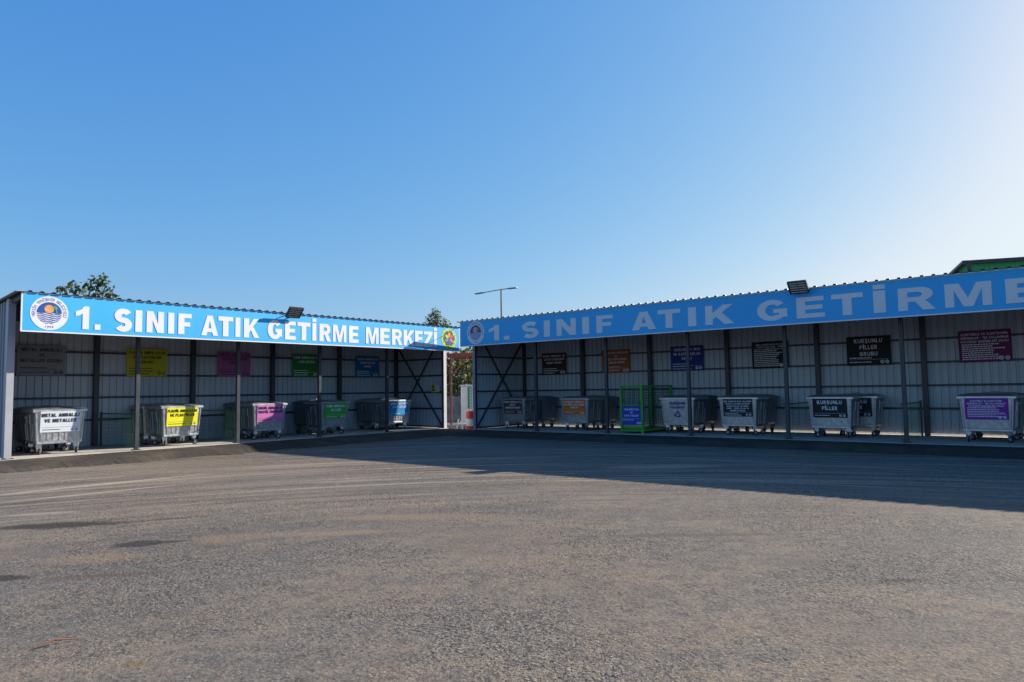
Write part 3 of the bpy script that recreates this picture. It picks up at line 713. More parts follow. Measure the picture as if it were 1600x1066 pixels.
# ------------------------------------------------------------------ signs on the back walls
def plate_text(mb, w, h, lines, small, lh, top=.08, ys=-.006, wid=.9, badge=True, x0=None, tf=None):
    """lines centred from the top; small = rows of fine print below"""
    z = h/2-top*h
    for ln in lines:
        hh = lh*h*.95; step = lh*h*1.55
        put_line(mb, ln, -w/2*wid, w/2*wid, z-hh, z, ys+.006)
        z -= step
    return z
def fine_rows(mb, w, h, z0, z1, rows, y, seed=1, right=.62):
    rnd = random.Random(seed)
    for i in range(rows):
        z = z1-(z1-z0)*(i+.5)/rows; t = min(.010*h/.6, (z1-z0)/rows*.28)
        x = -w*.44; end = -w*.44+w*right*rnd.uniform(.7, 1)
        while x < end:
            l = rnd.uniform(.02, .07)*w; mb.bb(x, min(x+l, end), y, y+.001, z-t, z+t); x += l+.012*w
def badges(parent, w, h, y, m1, m2):
    for k, dx in enumerate((.30, .41)):
        b = MB()
        cx, cz, r = w*dx, -h*.39, h*.062
        pts = [(cx+r*math.cos(i*math.tau/16), cz+r*math.sin(i*math.tau/16)) for i in range(16)]
        inn = [(cx+r*.6*math.cos(i*math.tau/16), cz+r*.6*math.sin(i*math.tau/16)) for i in range(16)]
        for i in range(16): b.prism([pts[i], pts[(i+1) % 16], inn[(i+1) % 16], inn[i]], y-.001, y)
        b.prism([(cx-r*.4, cz-r*.25), (cx+r*.4, cz-r*.25), (cx+r*.25, cz+r*.1), (cx, cz+r*.35), (cx-r*.25, cz+r*.1)], y-.001, y)
        b.build('badge', m1, parent)
SIGNS_L = [(26, 102, 's_metal', 'black', ['METAL AMBALAJ', 'VE', 'METALLER GRUBU'], .115, 2, 'silver grey sign with black metal packaging lettering, leftmost on the wall'),
           (198, 261, 's_yellow', 'black', ['PLASTİK AMBALAJLAR', 'VE PLASTİKLER', 'GRUBU'], .11, 3, 'yellow sign with black plastic packaging lettering behind a post'),
           (340, 391, 's_pink', 'black', ['TEKSTİL AMBALAJ VE', 'TEKSTİL ÜRÜNLERİ', 'GRUBU'], .10, 3, 'pink sign with black textile packaging lettering'),
           (457, 500, 's_green', 'print', ['CAM AMBALAJ VE', 'CAM GRUBU'], .12, 3, 'green sign with white glass packaging lettering'),
           (556, 592, 's_blue', 'print', ['KAĞIT KARTON VE', 'KOMPOZİTLER', 'GRUBU'], .11, 3, 'mid blue sign with paper and carton lettering in the sunlit shed')]
SIGNS_R = [(847, 884.5, 's_brown', 'print', ['AHŞAP AMBALAJ VE', '200137 DIŞINDAKİ', 'AHŞAP GRUBU'], .10, 3, 'dark brown sign with white wooden packaging lettering'),
           (941, 984, 's_orange', 'print', ['FLORESAN LAMBALAR', 'VE', 'DİĞER CIVA İÇEREN', 'ATIKLAR GRUBU'], .09, 2, 'orange sign with white fluorescent lamp lettering'),
           (1048, 1099, 's_dblue', 'print', ['YENİLEBİLİR SIVI', 'VE KATI YAĞLAR', 'GRUBU'], .115, 3, 'dark blue sign with white edible oil lettering'),
           (1175, 1232, 's_black', 'print', ['NİKEL KADMİYUM PİLLER CIVA', 'İÇEREN PİLLER HARİÇ - DİĞER', 'PİLLER VE AKÜMÜLATÖRLER GRUBU'], .055, 9, 'black sign crowded with small white battery lettering'),
           (1323, 1392, 's_black', 'print', ['KURŞUNLU', 'PİLLER', 'GRUBU'], .145, 2, 'black sign with large white lead battery lettering'),
           (1498, 1581, 's_wine', 'print', ['ELEKTRİKLİ VE ELEKTRONİK', 'EKİPMANLAR - TEK KULLANIMLIK', 'FOTOĞRAF MAKİNELERİ GRUBU'], .075, 8, 'wine red sign with small white electronics lettering')]
for frame, D, lst, (z0, z1) in ((FL, DL, SIGNS_L, (2.10, 2.97)), (FR, DR, SIGNS_R, (2.08, 2.97))):
    for i, (a, b_, pm, tm, lines, lh, rows, lab) in enumerate(lst):
        y = D+.03
        X0, X1 = solve_x(frame, y, 2.5, a), solve_x(frame, y, 2.5, b_)
        if a == 1175: pass
        W, H = X1-X0, z1-z0
        r = thing('wall_sign', lab, 'sign', frame @ T((X0+X1)/2, y, (z0+z1)/2) @ Matrix.Rotation(R_(random.uniform(-.5, .5)), 4, 'Y'), 'waste group signs on the shed walls')
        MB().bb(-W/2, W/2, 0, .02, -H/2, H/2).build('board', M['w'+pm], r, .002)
        k = MB(); zz = plate_text(k, W, H, lines, None, lh, top=.09)
        if rows < 6: k.bb(-W*.44, W*.42, -.003, -.002, -H*.30, -H*.293)
        fine_rows(k, W, H, -H*.46 if rows < 6 else -H*.44, zz+.02 if rows > 6 else -H*.17, rows, -.003, i+5, .62 if rows < 6 else .82)
        letters_build(k, 'lettering', M[tm], r)
        badges(r, W, H, -.001, M['print'] if tm == 'print' else M['black'], None)

# ------------------------------------------------------------------ bins
RIMW, RIMD, RIMZ = 1.26, 1.04, 1.16
def bin_section(z):      # half width, half depth of the tapering body
    t = (z-.27)/(1.10-.27); return (.54+.06*t, .44+.06*t)
def make_bin():
    root = thing('waste_container', 'x', 'container', Matrix.Identity(4))
    b = MB()
    # lofted body with chamfered corners
    rings = []
    for z in (.27, .34, .70, 1.05, 1.11):
        w_, d_ = bin_section(z); c = .07
        if z == .27: w_ -= .05; d_ -= .05
        rings.append([b.bm.verts.new((x, y, z)) for x, y in ((-w_+c, -d_), (w_-c, -d_), (w_-c*.3, -d_+c*.3), (w_, -d_+c), (w_, d_-c), (w_-c*.3, d_-c*.3), (w_-c, d_), (-w_+c, d_), (-w_+c*.3, d_-c*.3), (-w_, d_-c), (-w_, -d_+c), (-w_+c*.3, -d_+c*.3))])
    for A, B in zip(rings, rings[1:]):
        for i in range(12): b.bm.faces.new((A[i], A[(i+1) % 12], B[(i+1) % 12], B[i]))
    b.bm.faces.new(rings[0][::-1])
    # pressed ribs, following the slope
    def rib(ax, s, t, z0, z1, w_):
        pts = []
        for z in (z0, z1):
            W, D = bin_section(z)
            if ax == 'y': pts.append(Vector((t*W, s*(D+.006), z)))
            else: pts.append(Vector((s*(W+.006), t*D, z)))
        b.bar(pts[0], pts[1], w_ if ax == 'y' else .014, .014 if ax == 'y' else w_, up=(0, 1, 0))
    for s in (-1, 1):
        for t in (-.76, -.5, -.25, 0, .25, .5, .76): rib('y', s, t, .36, 1.02 if abs(t) > .6 else .98, .035)
        for t in (-.62, -.31, .31, .62): rib('x', s, t, .36, .80, .035)
        # corner flange strips
        for t in (-.93, .93): rib('y', s, t, .30, 1.10, .03)
        W, D = bin_section(.31)
        b.bb(-W+.03, W-.03, s*(D-.005), s*(D+.015), .285, .33)
    # side recess frame
    for s in (-1, 1):
        W = bin_section(.92)[0]
        for y in (-.14, .14): b.bar((s*(bin_section(.80)[0]+.012), y, .80), (s*(bin_section(1.02)[0]+.012), y, 1.02), .025, .02)
        b.bar((s*(bin_section(1.02)[0]+.012), -.15, 1.02), (s*(bin_section(1.02)[0]+.012), .15, 1.02), .02, .025)
        b.bar((s*(bin_section(.80)[0]+.012), -.15, .80), (s*(bin_section(.80)[0]+.012), .15, .80), .02, .025)
    bo = b.build('body', M['galv'], root, .004); bo.data.materials.append(M['galv_shaded'])
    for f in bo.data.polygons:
        if abs(f.normal.x) > .75 and abs(f.center.x) > .45: f.material_index = 1  # side faces get the darker metal, their shade put into the colour
    r = MB()
    for s in (-1, 1):
        r.bb(-RIMW/2, RIMW/2, s*(RIMD/2-.05), s*RIMD/2, 1.095, RIMZ); r.bb(s*(RIMW/2-.05), s*RIMW/2, -RIMD/2+.051, RIMD/2-.051, 1.096, RIMZ-.001)
        r.cyl((s*(RIMW/2-.03), 0, .97), (s*(RIMW/2+.045), 0, .97), .022, n=10)
    r.build('rim', M['galv'], root, .012)
    # lid: shallow dome
    l = MB(); n, m_ = 10, 8; g = []
    for i in range(n+1):
        row = []
        for j in range(m_+1):
            x, y = -1+2*i/n, -1+2*j/m_
            z = RIMZ+.004+.075*(1-abs(y)**2.6)*(1-abs(x)**6*.55)
            row.append(l.bm.verts.new((x*(RIMW/2-.012), y*(RIMD/2-.012), z)))
        g.append(row)
    for i in range(n):
        for j in range(m_): l.bm.faces.new((g[i][j], g[i+1][j], g[i+1][j+1], g[i][j+1]))
    edge = [g[i][0] for i in range(n+1)]+[g[n][j] for j in range(1, m_+1)]+[g[i][m_] for i in range(n-1, -1, -1)]+[g[0][j] for j in range(m_-1, 0, -1)]
    low = [l.bm.verts.new((v.co.x, v.co.y, RIMZ-.02)) for v in edge]
    for i in range(len(edge)): l.bm.faces.new((edge[i], edge[(i+1) % len(edge)], low[(i+1) % len(edge)], low[i]))
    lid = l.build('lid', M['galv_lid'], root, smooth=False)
    h = MB(); h.cyl((-.10, -.22, RIMZ+.07), (-.10, -.22, RIMZ+.10), .008, n=6).cyl((.10, -.22, RIMZ+.07), (.10, -.22, RIMZ+.10), .008, n=6).cyl((-.108, -.22, RIMZ+.10), (.108, -.22, RIMZ+.10), .010, n=8)
    h.build('handle', M['hub'], lid)
    for sx in (-1, 1):
        for sy in (-1, 1):
            c = MB(); x, y = sx*.43, sy*.34
            c.bb(-.06, .06, -.055, .055, .20, .285); c.bb(-.045, .045, -.045, .045, .185, .20)
            c.bar((-.032, 0, .19), (-.032, .03, .08), .006, .05, up=(1, 0, 0)); c.bar((.032, 0, .19), (.032, .03, .08), .006, .05, up=(1, 0, 0))
            co = c.build('caster', M['galv'], root); co.location = (x, y, 0)
            t = MB().cyl((-.022, .035, .08), (.022, .035, .08), .078, n=20).build('wheel', M['rubber'], co)
            hb = MB().cyl((-.026, .035, .08), (.026, .035, .08), .036, n=14).build('wheel_hub', M['hub'], co)
    return root
proto = make_bin(); SHELLS = [proto]+[copy_tree(proto) for _ in range(21)]
LBL = dict(metal=('s_white', 'black', ['METAL AMBALAJ', 'VE METALLER'], .17), plastic=('s_yellow', 'black', ['PLASTİK AMBALAJLAR', 'VE PLASTİKLER'], .15),
           textile=('s_pink', 'black', ['TEKSTİL AMBALAJ VE', 'TEKSTİL ÜRÜNLERİ'], .15), glass=('s_green', 'print', ['CAM AMBALAJ', 'VE CAM'], .17),
           paper=('s_blue', 'print', ['KAĞIT KARTON VE', 'KOMPOZİTLER'], .15), wood=('s_brown', 'print', ['AHŞAP AMBALAJ VE', '200137', 'DIŞINDAKİ AHŞAP'], .13),
           lamp=('s_orange', 'print', ['FLORESAN LAMBALAR', 'VE DİĞER CIVA İÇEREN', 'ATIKLAR'], .12),
           cells=('s_black', 'print', ['NİKEL KADMİYUM PİLLER CIVA İÇEREN', 'PİLLER VE AKÜMÜLATÖRLER', 'ALKALİ PİLLER (CIVASIZ)', 'HARİÇ - DİĞER PİLLER VE', 'AKÜMÜLATÖRLER'], .085),
           lead=('s_black', 'print', ['KURŞUNLU', 'PİLLER'], .20),
           electro=('s_purple', 'print', ['ELEKTRİKLİ VE ELEKTRONİK', 'EKİPMANLAR - TEK KULLANIMLIK', 'FOTOĞRAF MAKİNELERİ GRUBU'], .075), none=None, stencil=None)
TILT = math.atan((.10-.01)/(1.10-.27))
def add_bin(frame, x, y, rz, label, lab, group, dark=False):
    o = SHELLS.pop()
    o.matrix_world = frame @ T(x, y, 0) @ RZ(rz); tag(o, label, 'container', group)
    rnd = random.Random(int(x*100)+int(y*10)+11)
    for c in o.children:
        if c.name.startswith('caster'): c.rotation_euler = (0, 0, rnd.uniform(-2.6, 2.6))
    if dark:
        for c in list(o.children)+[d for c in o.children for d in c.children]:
            if c.name.split('.')[0] in ('body', 'rim', 'lid', 'caster'): c.material_slots[0].link = 'OBJECT'; c.material_slots[0].material = M['galv_shaded']  # rear bins wear the metal with painted-in shade
    zc = .845; D = bin_section(zc)[1]
    lm = T(0, -D-.024, zc) @ Matrix.Rotation(math.atan(.06/.83), 4, 'X')
    if lab == 'stencil':
        k = MB(); put_line(k, 'YENİŞEHİR', -.42, .42, .09, .18, .003); put_line(k, 'BELEDİYESİ', -.36, .36, -.03, .04, .003)
        cz = -.23
        for a in range(3):
            A = R_(90+120*a); B = R_(90+120*(a+1))
            p, q = Vector((.12*math.cos(A), cz+.12*math.sin(A))), Vector((.12*math.cos(B), cz+.12*math.sin(B)))
            d = (q-p).normalized(); nn = Vector((-d.y, d.x))*.018; p = p+d*.03; q = q-d*.05
            k.prism([tuple(p-nn), tuple(q-nn), tuple(q-nn*2.3), tuple(q+d*.055), tuple(q+nn*2.3), tuple(q+nn), tuple(p+nn)], -.001, 0)
        s = letters_build(k, 'stencil', M['stencil'], o); s.matrix_local = lm
        return o
    if lab != 'none':
        pm, tm, lines, lh = LBL[lab]; W, H = .92, .54
        p = MB().bb(-W/2, W/2, 0, .006, -H/2, H/2).build('label_plate', M[pm], o, mtx=lm)
        k = MB(); zz = plate_text(k, W, H, lines, None, lh, top=.10, wid=.94)
        k.bb(-W*.46, W*.46, -.003, -.002, -H*.27, -H*.262)
        if lab in ('electro',): fine_rows(k, W, H, -H*.40, zz+.02, 6, -.003, 3, .86)
        else: fine_rows(k, W, H, -H*.46, -H*.30, 1 if len(lines) < 4 else 2, -.003, int(x*7)+3, .6)
        letters_build(k, 'lettering', M[tm], p)
        badges(p, W, H, -.001, M['print'] if tm == 'print' else M['stencil'], None)
    return o
# (shed, picture column of front corner nearest the viewer's edge, depth of the rim's front, label kind, description)
GL, GR = 'galvanised containers in the sunlit shed', 'galvanised containers in the shaded shed'
BINS = [('L', 53, .55, 'metal', 'galvanised container with the white metal packaging label'),
        ('L', 37, 1.70, 'none', 'plain galvanised container behind the white labelled one'),
        ('L', 251.5, .55, 'plastic', 'galvanised container with its yellow plastics label in full view'),
        ('L', 223, 1.66, 'plastic', 'galvanised container mostly hidden behind the front yellow labelled one'),
        ('L', 395.5, .55, 'textile', 'galvanised container with the pink textile label'),
        ('L', 373, 1.65, 'none', 'galvanised container behind the pink labelled one'),
        ('L', 501, .55, 'glass', 'galvanised container with the green glass label'),
        ('L', 482, 1.68, 'none', 'galvanised container behind the green labelled one'),
        ('L', 605, .60, 'paper', 'galvanised container with its blue paper label in full view'),
        ('L', 580, 1.72, 'paper', 'galvanised container with a sliver of blue label, behind the front blue labelled one'),
        ('R', 821, .85, 'wood', 'galvanised container with the dark brown wood label'),
        ('R', 849, 1.95, 'none', 'galvanised container behind the brown labelled one'),
        ('R', 920, .85, 'lamp', 'galvanised container with the orange lamp label'),
        ('R', 945, 1.95, 'none', 'galvanised container behind the orange labelled one'),
        ('R', 1086, .85, 'stencil', 'galvanised container with blue stencilled lettering and no plate'),
        ('R', 1104, 1.95, 'none', 'galvanised container behind the blue stencilled one'),
        ('R', 1183, .85, 'cells', 'galvanised container with a black label of five small text lines'),
        ('R', 1200, 1.95, 'none', 'galvanised container behind the one with the crowded black label'),
        ('R', 1332.5, .85, 'lead', 'galvanised container with the large lettered black lead battery label'),
        ('R', 1371, 1.95, 'lead', 'galvanised container with its black label half hidden by the one in front'),
        ('R', 1588, .85, 'electro', 'galvanised container with the purple electronics label'),
        ('R', 1600, 1.95, 'none', 'galvanised container behind the purple labelled one')]
for s, px, yf, lab, d in BINS:
    fr = FL if s == 'L' else FR
    X = solve_x(fr, yf, RIMZ, px); cx = X+RIMW/2 if s == 'L' else X-RIMW/2
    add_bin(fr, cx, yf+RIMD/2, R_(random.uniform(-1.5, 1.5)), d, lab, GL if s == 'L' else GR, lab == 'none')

# ------------------------------------------------------------------ green wire cage
def cage():
    X0 = solve_x(FR, .35, 1.0, 969); W, D, H = .84, 2.15, 1.58
    r = thing('wire_cage', 'bright green wire mesh cage with a blue oil label on its front', 'cage', FR @ T(X0+W/2, .35, 0))
    c = M['cage']; f = MB()
    for x in (-W/2+.03, W/2-.03):
        for y in (.03, D-.03):
            MB().bb(x-.04, x+.04, y-.04, y+.04, .0, H).build('leg', c, r)
    for z in (.10, H-.03):
        for y in (.03, D-.03): f.bb(-W/2+.061, W/2-.061, y-.029, y+.029, z-.03, z+.03)
        for x in (-W/2+.03, W/2-.03): f.bb(x-.029, x+.029, .061, D-.061, z-.03, z+.03)
    f.bb(-W/2+.061, W/2-.061, .005, .055, .16, .24); f.bb(-W/2+.061, W/2-.061, .004, .054, .92, .955)
    f.build('frame', c, r)
    fl = MB().bb(-W/2+.061, W/2-.061, .06, D-.06, .10, .125).build('floor_plate', c, r)
    def mesh(name, pts):
        b = MB()
        (a, u, v, nu, nv) = pts
        a, u, v = Vector(a), Vector(u), Vector(v)
        for i in range(1, nu): b.bar(a+u*i/nu, a+u*i/nu+v, .008)
        for j in range(1, nv): b.bar(a+v*j/nv, a+v*j/nv+u, .008)
        b.build(name, M['wire'], r)
    mesh('door_mesh', ((-W/2+.06, .03, .96), (W-.12, 0, 0), (0, 0, H-1.02), 9, 7))
    mesh('side_mesh', ((W/2-.03, .06, .13), (0, D-.12, 0), (0, 0, H-.2), 20, 15))
    mesh('side_mesh', ((-W/2+.03, .06, .13), (0, D-.12, 0), (0, 0, H-.2), 20, 15))
    mesh('back_mesh', ((-W/2+.06, D-.03, .13), (W-.12, 0, 0), (0, 0, H-.2), 9, 15))
    MB().bb(W/2-.14, W/2-.065, -.015, .003, .93, 1.02).build('latch', M['lamp'], r)
    w_, h_ = W-.07, .62
    p = MB().bb(-w_/2-.01, w_/2-.01, -.008, -.001, -h_/2, h_/2).build('label_plate', M['s_dblue'], r, mtx=T(0, -.001, .59))
    k = MB(); plate_text(k, w_*.8, h_, ['YENİLEBİLİR SIVI', 'VE', 'KATI YAĞLAR'], None, .105, top=.13, ys=-.014)
    k.bb(-w_*.44, w_*.44, -.011, -.010, -h_*.17, -h_*.162); fine_rows(k, w_, h_, -h_*.28, -h_*.2, 1, -.012, 3, .7)
    letters_build(k, 'lettering', M['print'], p); badges(p, w_, h_, -.010, M['print'], None)
cage()

# ------------------------------------------------------------------ mesh dividers between the bays
def divider(frame, x, D, lab):
    r = thing('mesh_divider', lab, 'mesh panel', frame @ T(x, 0, 0), 'low wire mesh dividers')
    MB().bb(.10, .15, D-.16, D-.11, 0, 1.02).build('short_post', M['steel'], r)
    b = MB(); y0, y1 = .08, D-.17
    MB().bb(.115, .135, y0, y1, .96, .985).build('top_rail', M['wire'], r)
    n = int((y1-y0)/.1)
    for i in range(n+1): b.bb(.123, .127, y0+(y1-y0)*i/n-.002, y0+(y1-y0)*i/n+.002, .04, .96)
    for j in range(10): b.bb(.1195, .1225, y0, y1, .05+j*.1-.002, .05+j*.1+.002)
    b.build('wire_mesh', M['wire'], r)
divider(FL, -4*BL, DL, 'low green wire divider left of the yellow labelled containers')
divider(FL, -3*BL, DL, 'low green wire divider left of the pink labelled container')
divider(FR, 4*BR-.25, DR, 'low green wire divider between the two black labelled containers')
divider(FR, 5*BR-.25, DR, 'low green wire divider left of the purple labelled container')

# small yellow notice inside the left shed's end wall
r = thing('notice_box', 'small yellow notice with a black symbol beside a pale box on the end wall', 'notice', FL @ T(0, 0, 1.62))
MB().bb(-.06, -.035, .42, .66, -.17, .17).build('notice_plate', M['vellow'], r)
q = MB(); q.bb(-.066, -.0605, .50, .58, -.02, .12); q.bb(-.066, -.0605, .47, .61, -.12, -.06); q.build('symbol', M['black'], r)
MB().bb(-.10, .0, .20, .36, -.17, .12).build('switch_box', M['trim_white'], r, .005)

# ------------------------------------------------------------------ things seen through the gap
def gz(px, Y, z=YARD):
    p = at(px, 600, Y); return Vector((p.x, Y, z))
# rust coloured steel frame
p0, p1 = gz(704.6, 33), gz(752, 32)
r = thing('steel_frame', 'rust red steel canopy frame in the gap between the sheds', 'frame', Matrix.Translation(p0))
d = p1-p0; top = 3.25
MB().bb(-.04, .04, -.04, .04, 0, top).build('post', M['rust'], r)
MB().box((d.x, d.y, top/2), (.1, .1, top)).build('post', M['rust'], r)
b = MB(); b.bar((-.15, 0, top+.08), (d.x+.6, d.y, top+.08), .12, .16); b.bar((-.15, 3.05, top+.08), (d.x+.6, 3.05+d.y, top+.08), .12, .16)
b.build('beam', M['rust'], r)
b = MB()
for i in range(6): b.bar((-.1+i*.4, -.2, top+.19), (-.1+i*.4, 3.3, top+.19), .06, .05)
b.build('roof_rails', M['rust'], r)
MB().bar((0, 0, top-.9), (.8, -.02, top), .06).bar((0, .1, top-.9), (0, 1.0, top), .06).build('brace', M['rust'], r)
# stone wall with railing
a, c = gz(640, 39), gz(800, 39)
sw = MB(); sw.bb(a.x, c.x, 39, 39.35, YARD-.1, 1.15)
so_ = sw.build('stone_wall', M['stone'], bevel=.03); tag(so_, 'low rough stone wall behind the gap between the sheds', 'wall')
r = thing('railing', 'dark railing of thin upright bars on the low stone wall', 'railing', Matrix.Translation((a.x, 39.17, 1.15)))
b = MB(); Wd = c.x-a.x
for z in (.12, 1.45): b.bb(0, Wd, -.02, .02, z, z+.04)
b.build('rails', M['steel'], r); b = MB(); x = .1
while x < Wd: b.bb(x-.012, x+.012, -.045, -.021, 0, 1.75); x += .16
b.build('bars', M['steel'], r)
# white tank with a green measuring strip
p = gz(735, 31)
r = thing('tank', 'white tank with a green ticked strip standing in the gap', 'tank', Matrix.Translation(p))
MB().bb(-.42, .75, 0, .9, .15, 1.88).build('tank_shell', M['tank'], r, .04)
MB().bb(-.46, .79, -.04, .94, 1.88, 1.93).build('tank_lid', M['tank'], r, .01)
st = MB().bb(-.13, .04, -.02, -.003, .9, 1.84).build('strip', M['greenstrip'], r)
b = MB()
for i in range(14): b.bb(-.04, .035, -.024, -.021, .93+i*.065, .955+i*.065)
b.build('ticks', M['print'], st)
b = MB(); b.bb(-.4, -.3, .05, .15, 0, .15); b.bb(.6, .7, .05, .15, 0, .15); b.bb(-.4, -.3, .75, .85, 0, .15); b.bb(.6, .7, .75, .85, 0, .15); b.build('feet', M['steel'], r)
# traffic drum, red and white
p = gz(736.5, 29.6)
r = thing('barrier_drum', 'red and white plastic barrier drum in front of the white tank', 'barrier', Matrix.Translation(p))
for z0, z1, ra, rb, m_ in ((0, .22, .27, .26, 'plasticred'), (.22, .52, .245, .24, 'plasticwhite'), (.52, .80, .235, .225, 'plasticred')):
    b = MB(); b.cyl((0, 0, z0+.01), (0, 0, z1-.01), ra, rb, 24); b.cyl((0, 0, z0), (0, 0, z0+.012), ra*.96, n=24); b.cyl((0, 0, z1-.012), (0, 0, z1), rb*.96, n=24)
    b.build('drum_band', M[m_], r, smooth=False)
MB().cyl((0, 0, .80), (0, 0, .84), .14, n=16).build('drum_cap', M['plasticred'], r)
# small white trestle
p = gz(717, 29.5)
r = thing('trestle', 'small pale steel trestle left of the red and white drum', 'trestle', Matrix.Translation(p))
for s in (0, .35):
    MB().bar((-.16, s, .0), (-.04, s, .52), .035).build('leg', M['tank'], r); MB().bar((.14, s, .0), (.02, s, .40), .035).build('leg', M['tank'], r)
MB().bb(-.10, .24, -.02, .37, .30, .325).build('top', M['tank'], r)
# stacked planks
p = gz(704, 31)
for k_ in range(3):
    o = MB().bb(-.55, .55, -.12, .12, 0, .06).build('plank', M['stone'], bevel=.004); o.location = p+Vector((.02*k_, .02*k_, k_*.065)); o.rotation_euler.z = .03*k_
    tag(o, ('bottom', 'middle', 'top')[k_]+' plank of the low pile behind the gap', 'plank', 'planks piled in the gap')

# ------------------------------------------------------------------ trees
def leaf_tree(name, pos, clumps, lab, lm, leaf=.12, n=160, trunk=.12, seed=1, th=None):
    rnd = random.Random(seed)
    r = thing(name, lab, 'tree', Matrix.Translation(pos))
    b = MB(); c0 = Vector((sum(c[0] for c in clumps)/len(clumps), sum(c[1] for c in clumps)/len(clumps), min(c[2] for c in clumps)*.6))
    b.cyl((0, 0, 0), tuple(c0), trunk, trunk*.6, 8)
    for c in clumps:
        e = Vector(c[:3]); m = c0.lerp(e, .5)+Vector((rnd.uniform(-.2, .2), rnd.uniform(-.2, .2), .1))
        b.cyl(c0, m, trunk*.45, trunk*.3, 6); b.cyl(m, e, trunk*.3, trunk*.08, 6)
        for _ in range(4):
            q = e+Vector((rnd.gauss(0, 1), rnd.gauss(0, 1), rnd.gauss(0, 1)))*c[3]*.45; b.cyl(e.lerp(m, .3), q, trunk*.1, trunk*.04, 4)
    b.build('trunk', M['bark'], r)
    b = MB()
    for (x, y, z, rad) in [c[:4] for c in clumps]:
        for _ in range(int(n*rad*rad*4)):
            v = Vector((rnd.gauss(0, 1), rnd.gauss(0, 1), rnd.gauss(0, 1))).normalized()*rad*(rnd.random()**.45)*rnd.uniform(.7, 1.12)
            c = Vector((x, y, z))+Vector((v.x, v.y, v.z*.85))
            d = (v.normalized()*.6+Vector((rnd.gauss(0, .6), rnd.gauss(0, .6), rnd.gauss(-.3, .5)))).normalized()
            s = d.cross(Vector((rnd.gauss(0, 1), rnd.gauss(0, 1), rnd.gauss(0, 1)))).normalized()
            L = leaf*rnd.uniform(.6, 1.25); W = L*.33
            b.poly([c, c+d*L*.5+s*W, c+d*L+Vector((0, 0, -L*.15)), c+d*L*.5-s*W])
    me = bpy.data.meshes.new('crown'); b.bm.to_mesh(me); b.bm.free(); me.materials.append(lm)
    o = bpy.data.objects.new('crown', me); sc.collection.objects.link(o); o.parent = r
    return r
def cl(pos, lst):      # clumps given by picture column, row, extra depth, radius
    out = []
    for px, py, dd, rad in lst:
        q = at(px, py, pos.y+dd); out.append((q.x-pos.x, q.y-pos.y, q.z-pos.z, rad))
    return out
p = gz(140, 23)
leaf_tree('leafy_tree', p, cl(p, [(93, 452, 0, .17), (103, 450, .3, .2), (117, 447, 0, .2), (127, 455, .3, .22), (142, 444, 0, .24), (156, 436, .2, .24), (165, 442, 0, .22), (150, 458, 0, .25), (172, 457, .3, .2), (135, 472, 0, .3), (160, 476, .5, .5), (120, 482, .5, .4)]),
          'broad leaved green tree rising over the left end of the sunlit shed', M['leaf'], .15, 175, .10, 4)
p = gz(683, 38)
leaf_tree('leafy_tree', p, cl(p, [(679, 484, 0, .2), (680, 490, 0, .32), (676, 497, .3, .38), (684, 499, 0, .38), (672, 504, 0, .4), (690, 507, .4, .4), (698, 505, 0, .25), (680, 512, 0, .5), (690, 522, 0, .6)]),
          'slim pointed green tree rising behind the right end of the sunlit shed', M['leaf3'], .13, 150, .12, 5)
p = gz(726, 43)
leaf_tree('leafy_tree', p, cl(p, [(700, 575, 0, 1.1), (716, 566, .5, 1.1), (735, 563, 0, 1.15), (741, 545, 0, .45), (745, 537, 0, .3), (707, 600, 0, 1.2), (728, 592, -.5, 1.3), (748, 580, 0, 1.2), (690, 600, 0, 1.1), (745, 610, 0, 1.2), (715, 622, 0, 1.0)]),
          'yellow green bushy tree behind the rust red frame', M['leaf2'], .22, 75, .16, 6)
p = gz(640, 45)
leaf_tree('leafy_tree', p, cl(p, [(636, 511, 0, .3), (641, 515, 0, .45), (648, 519, 0, .5)]), 'tree whose tip just shows over the middle of the sunlit shed', M['leaf'], .17, 120, .12, 8)

# ------------------------------------------------------------------ street lamp
p = gz(785, 54)
r = thing('street_lamp', 'grey double headed street lamp standing behind the shaded shed', 'street lamp', Matrix.Translation(p))
zt = at(786, 452, 54).z-YARD
MB().cyl((0, 0, 0), (0, 0, zt), .11, .06, 12).build('pole', M['lampgrey'], r)
for s, (px, py, dy) in ((-1, (749, 458.5, 1.5)), (1, (801, 450.5, -.7))):
    e = at(px, py, 54+dy)-p
    dr = (e-Vector((0, 0, zt-.02))).normalized()
    MB().cyl((0, 0, zt-.02), tuple(e-dr*.35), .035, n=8).build('arm', M['lampgrey'], r)
    h = MB(); q = dr; h.bar(tuple(e-q*.42), tuple(e+q*.40), .26, .09); h.bar(tuple(e-q*.55), tuple(e-q*.43), .12, .08)
    h.build('lamp_head', M['lampgrey'], r, .02)

# ------------------------------------------------------------------ green hall behind the shaded shed
c = at(1512, 405, 48); pc = Vector((c.x, 48, YARD)); H = c.z-YARD
r = thing('green_hall', 'green corrugated hall with dark grey trim behind the right shed', 'building', Matrix.Translation(pc) @ RZ(R_(-19)))
b = MB(); corr(b, .15, 22, pitch=.3, rib=.08, dep=.04, zt=lambda x: H-.30, zb=lambda x: 0, y=.02, sgn=-1); b.build('wall', M['bgreen'], r)
b = MB(); corr(b, .15, 14, pitch=.3, rib=.08, dep=.04, zt=lambda x: H-.30-x*.085, zb=lambda x: 0, y=0, sgn=1)
for v in b.bm.verts: v.co = (-v.co.y, v.co.x, v.co.z)
b.build('wall', M['bgreen'], r)
b = MB(); b.bb(-.08, .15, -.08, .15, 0, H-.46); b.bb(21.9, 22.1, -.05, .1, 0, H-.46); b.build('corner_trim', M['steel'], r)
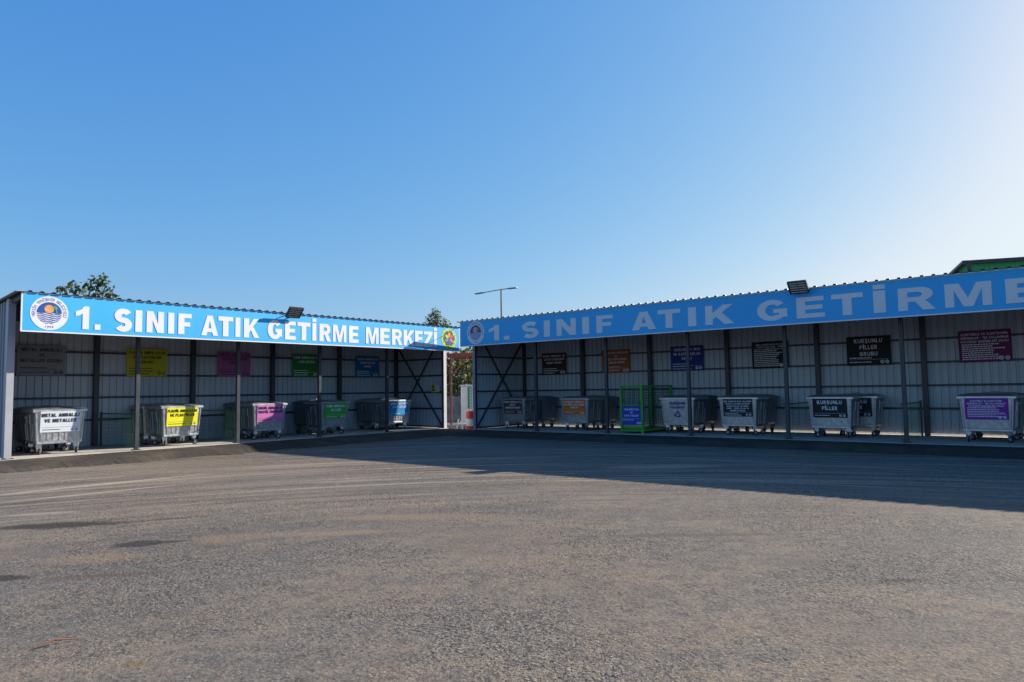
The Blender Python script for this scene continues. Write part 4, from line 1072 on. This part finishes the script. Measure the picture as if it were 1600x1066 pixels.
b = MB(); b.bar((-.3, -.15, H-.28), (22.3, -.15, H-.19), .25, .18); b.bar((-.2, -.15, H-.19), (-.2, 14.3, H-.19-14*.085), .3, .18, up=(0, 0, 1)); b.build('roof_edge', M['steel'], r)
b = MB(); b.poly([(-.2, -.1, H-.1), (22.2, -.1, H-.1), (22.2, 14.3, H-.1-14*.085), (-.2, 14.3, H-.1-14*.085)]); b.poly([(-.2, -.1, H-.14), (-.2, 14.3, H-.14-14*.085), (22.2, 14.3, H-.14-14*.085), (22.2, -.1, H-.14)]); b.build('roof', M['roof'], r)

# ------------------------------------------------------------------ loose grit, dry leaves
rnd = random.Random(21); b = MB()
def pebble(p, r):
    vs = [b.bm.verts.new(p+Vector((r*math.cos(a)*rnd.uniform(.7, 1.2), r*math.sin(a)*rnd.uniform(.7, 1.2), 0))) for a in [i*math.tau/5 for i in range(5)]]
    t = b.bm.verts.new(p+Vector((rnd.uniform(-.2, .2)*r, rnd.uniform(-.2, .2)*r, r*rnd.uniform(.5, .9))))
    for i in range(5): b.bm.faces.new((vs[i], vs[(i+1) % 5], t))
for _ in range(900):
    x = rnd.uniform(-5*BL-1, .5); p = FL @ Vector((x, -1.6+rnd.gauss(0, .22), 0)); p.z = YARD+.008; pebble(p, rnd.uniform(.008, .022))
for _ in range(700):
    x = rnd.uniform(0, 7*BR); p = FR @ Vector((x, -1.35+rnd.gauss(0, .15), 0)); p.z = YARD+.008; pebble(p, rnd.uniform(.008, .02))
for _ in range(260):
    p = gpt(rnd.uniform(-50, 1650), 690+380*rnd.random()**1.3)[0]; p.z = YARD+.001; pebble(p, rnd.uniform(.003, .007))
tag(b.build('gravel', M['grit']), kind='stuff')
b = MB()
for _ in range(70):
    x = rnd.uniform(-4.4*BL, -1.9*BL); yy = rnd.uniform(-1.5, -.15); p = FL @ Vector((x, yy, -.012-(abs(yy)-.1)*.105+.012)); a = rnd.uniform(0, math.tau); L = rnd.uniform(.03, .07)
    d = Vector((math.cos(a), math.sin(a), rnd.uniform(-.1, .4))); q = Vector((-math.sin(a), math.cos(a), rnd.uniform(-.2, .3)))
    b.poly([p, p+d*L*.5+q*L*.25, p+d*L, p+d*L*.5-q*L*.25])
tag(b.build('dry_leaves', M['dryleaf']), kind='stuff')

# ------------------------------------------------------------------ twig on the yard
g0, g1 = gpt(52, 1016)[0], gpt(118, 1001)[0]
b = MB(); up = Vector((0, 0, .012)); m1 = g0.lerp(g1, .45)+Vector((.0, .02, .02))
b.cyl(g0+up, m1+up, .005, .007, 6); b.cyl(m1+up, g1+up, .007, .004, 6); b.cyl(m1+up, m1+Vector((.07, -.03, .015)), .003, .001, 5); b.cyl(g0.lerp(m1, .5)+up, g0.lerp(m1, .5)+Vector((.05, .05, .012)), .003, .001, 5)
tag(b.build('twig', M['twig']), 'thin reddish brown twig lying on the asphalt in the foreground', 'twig')
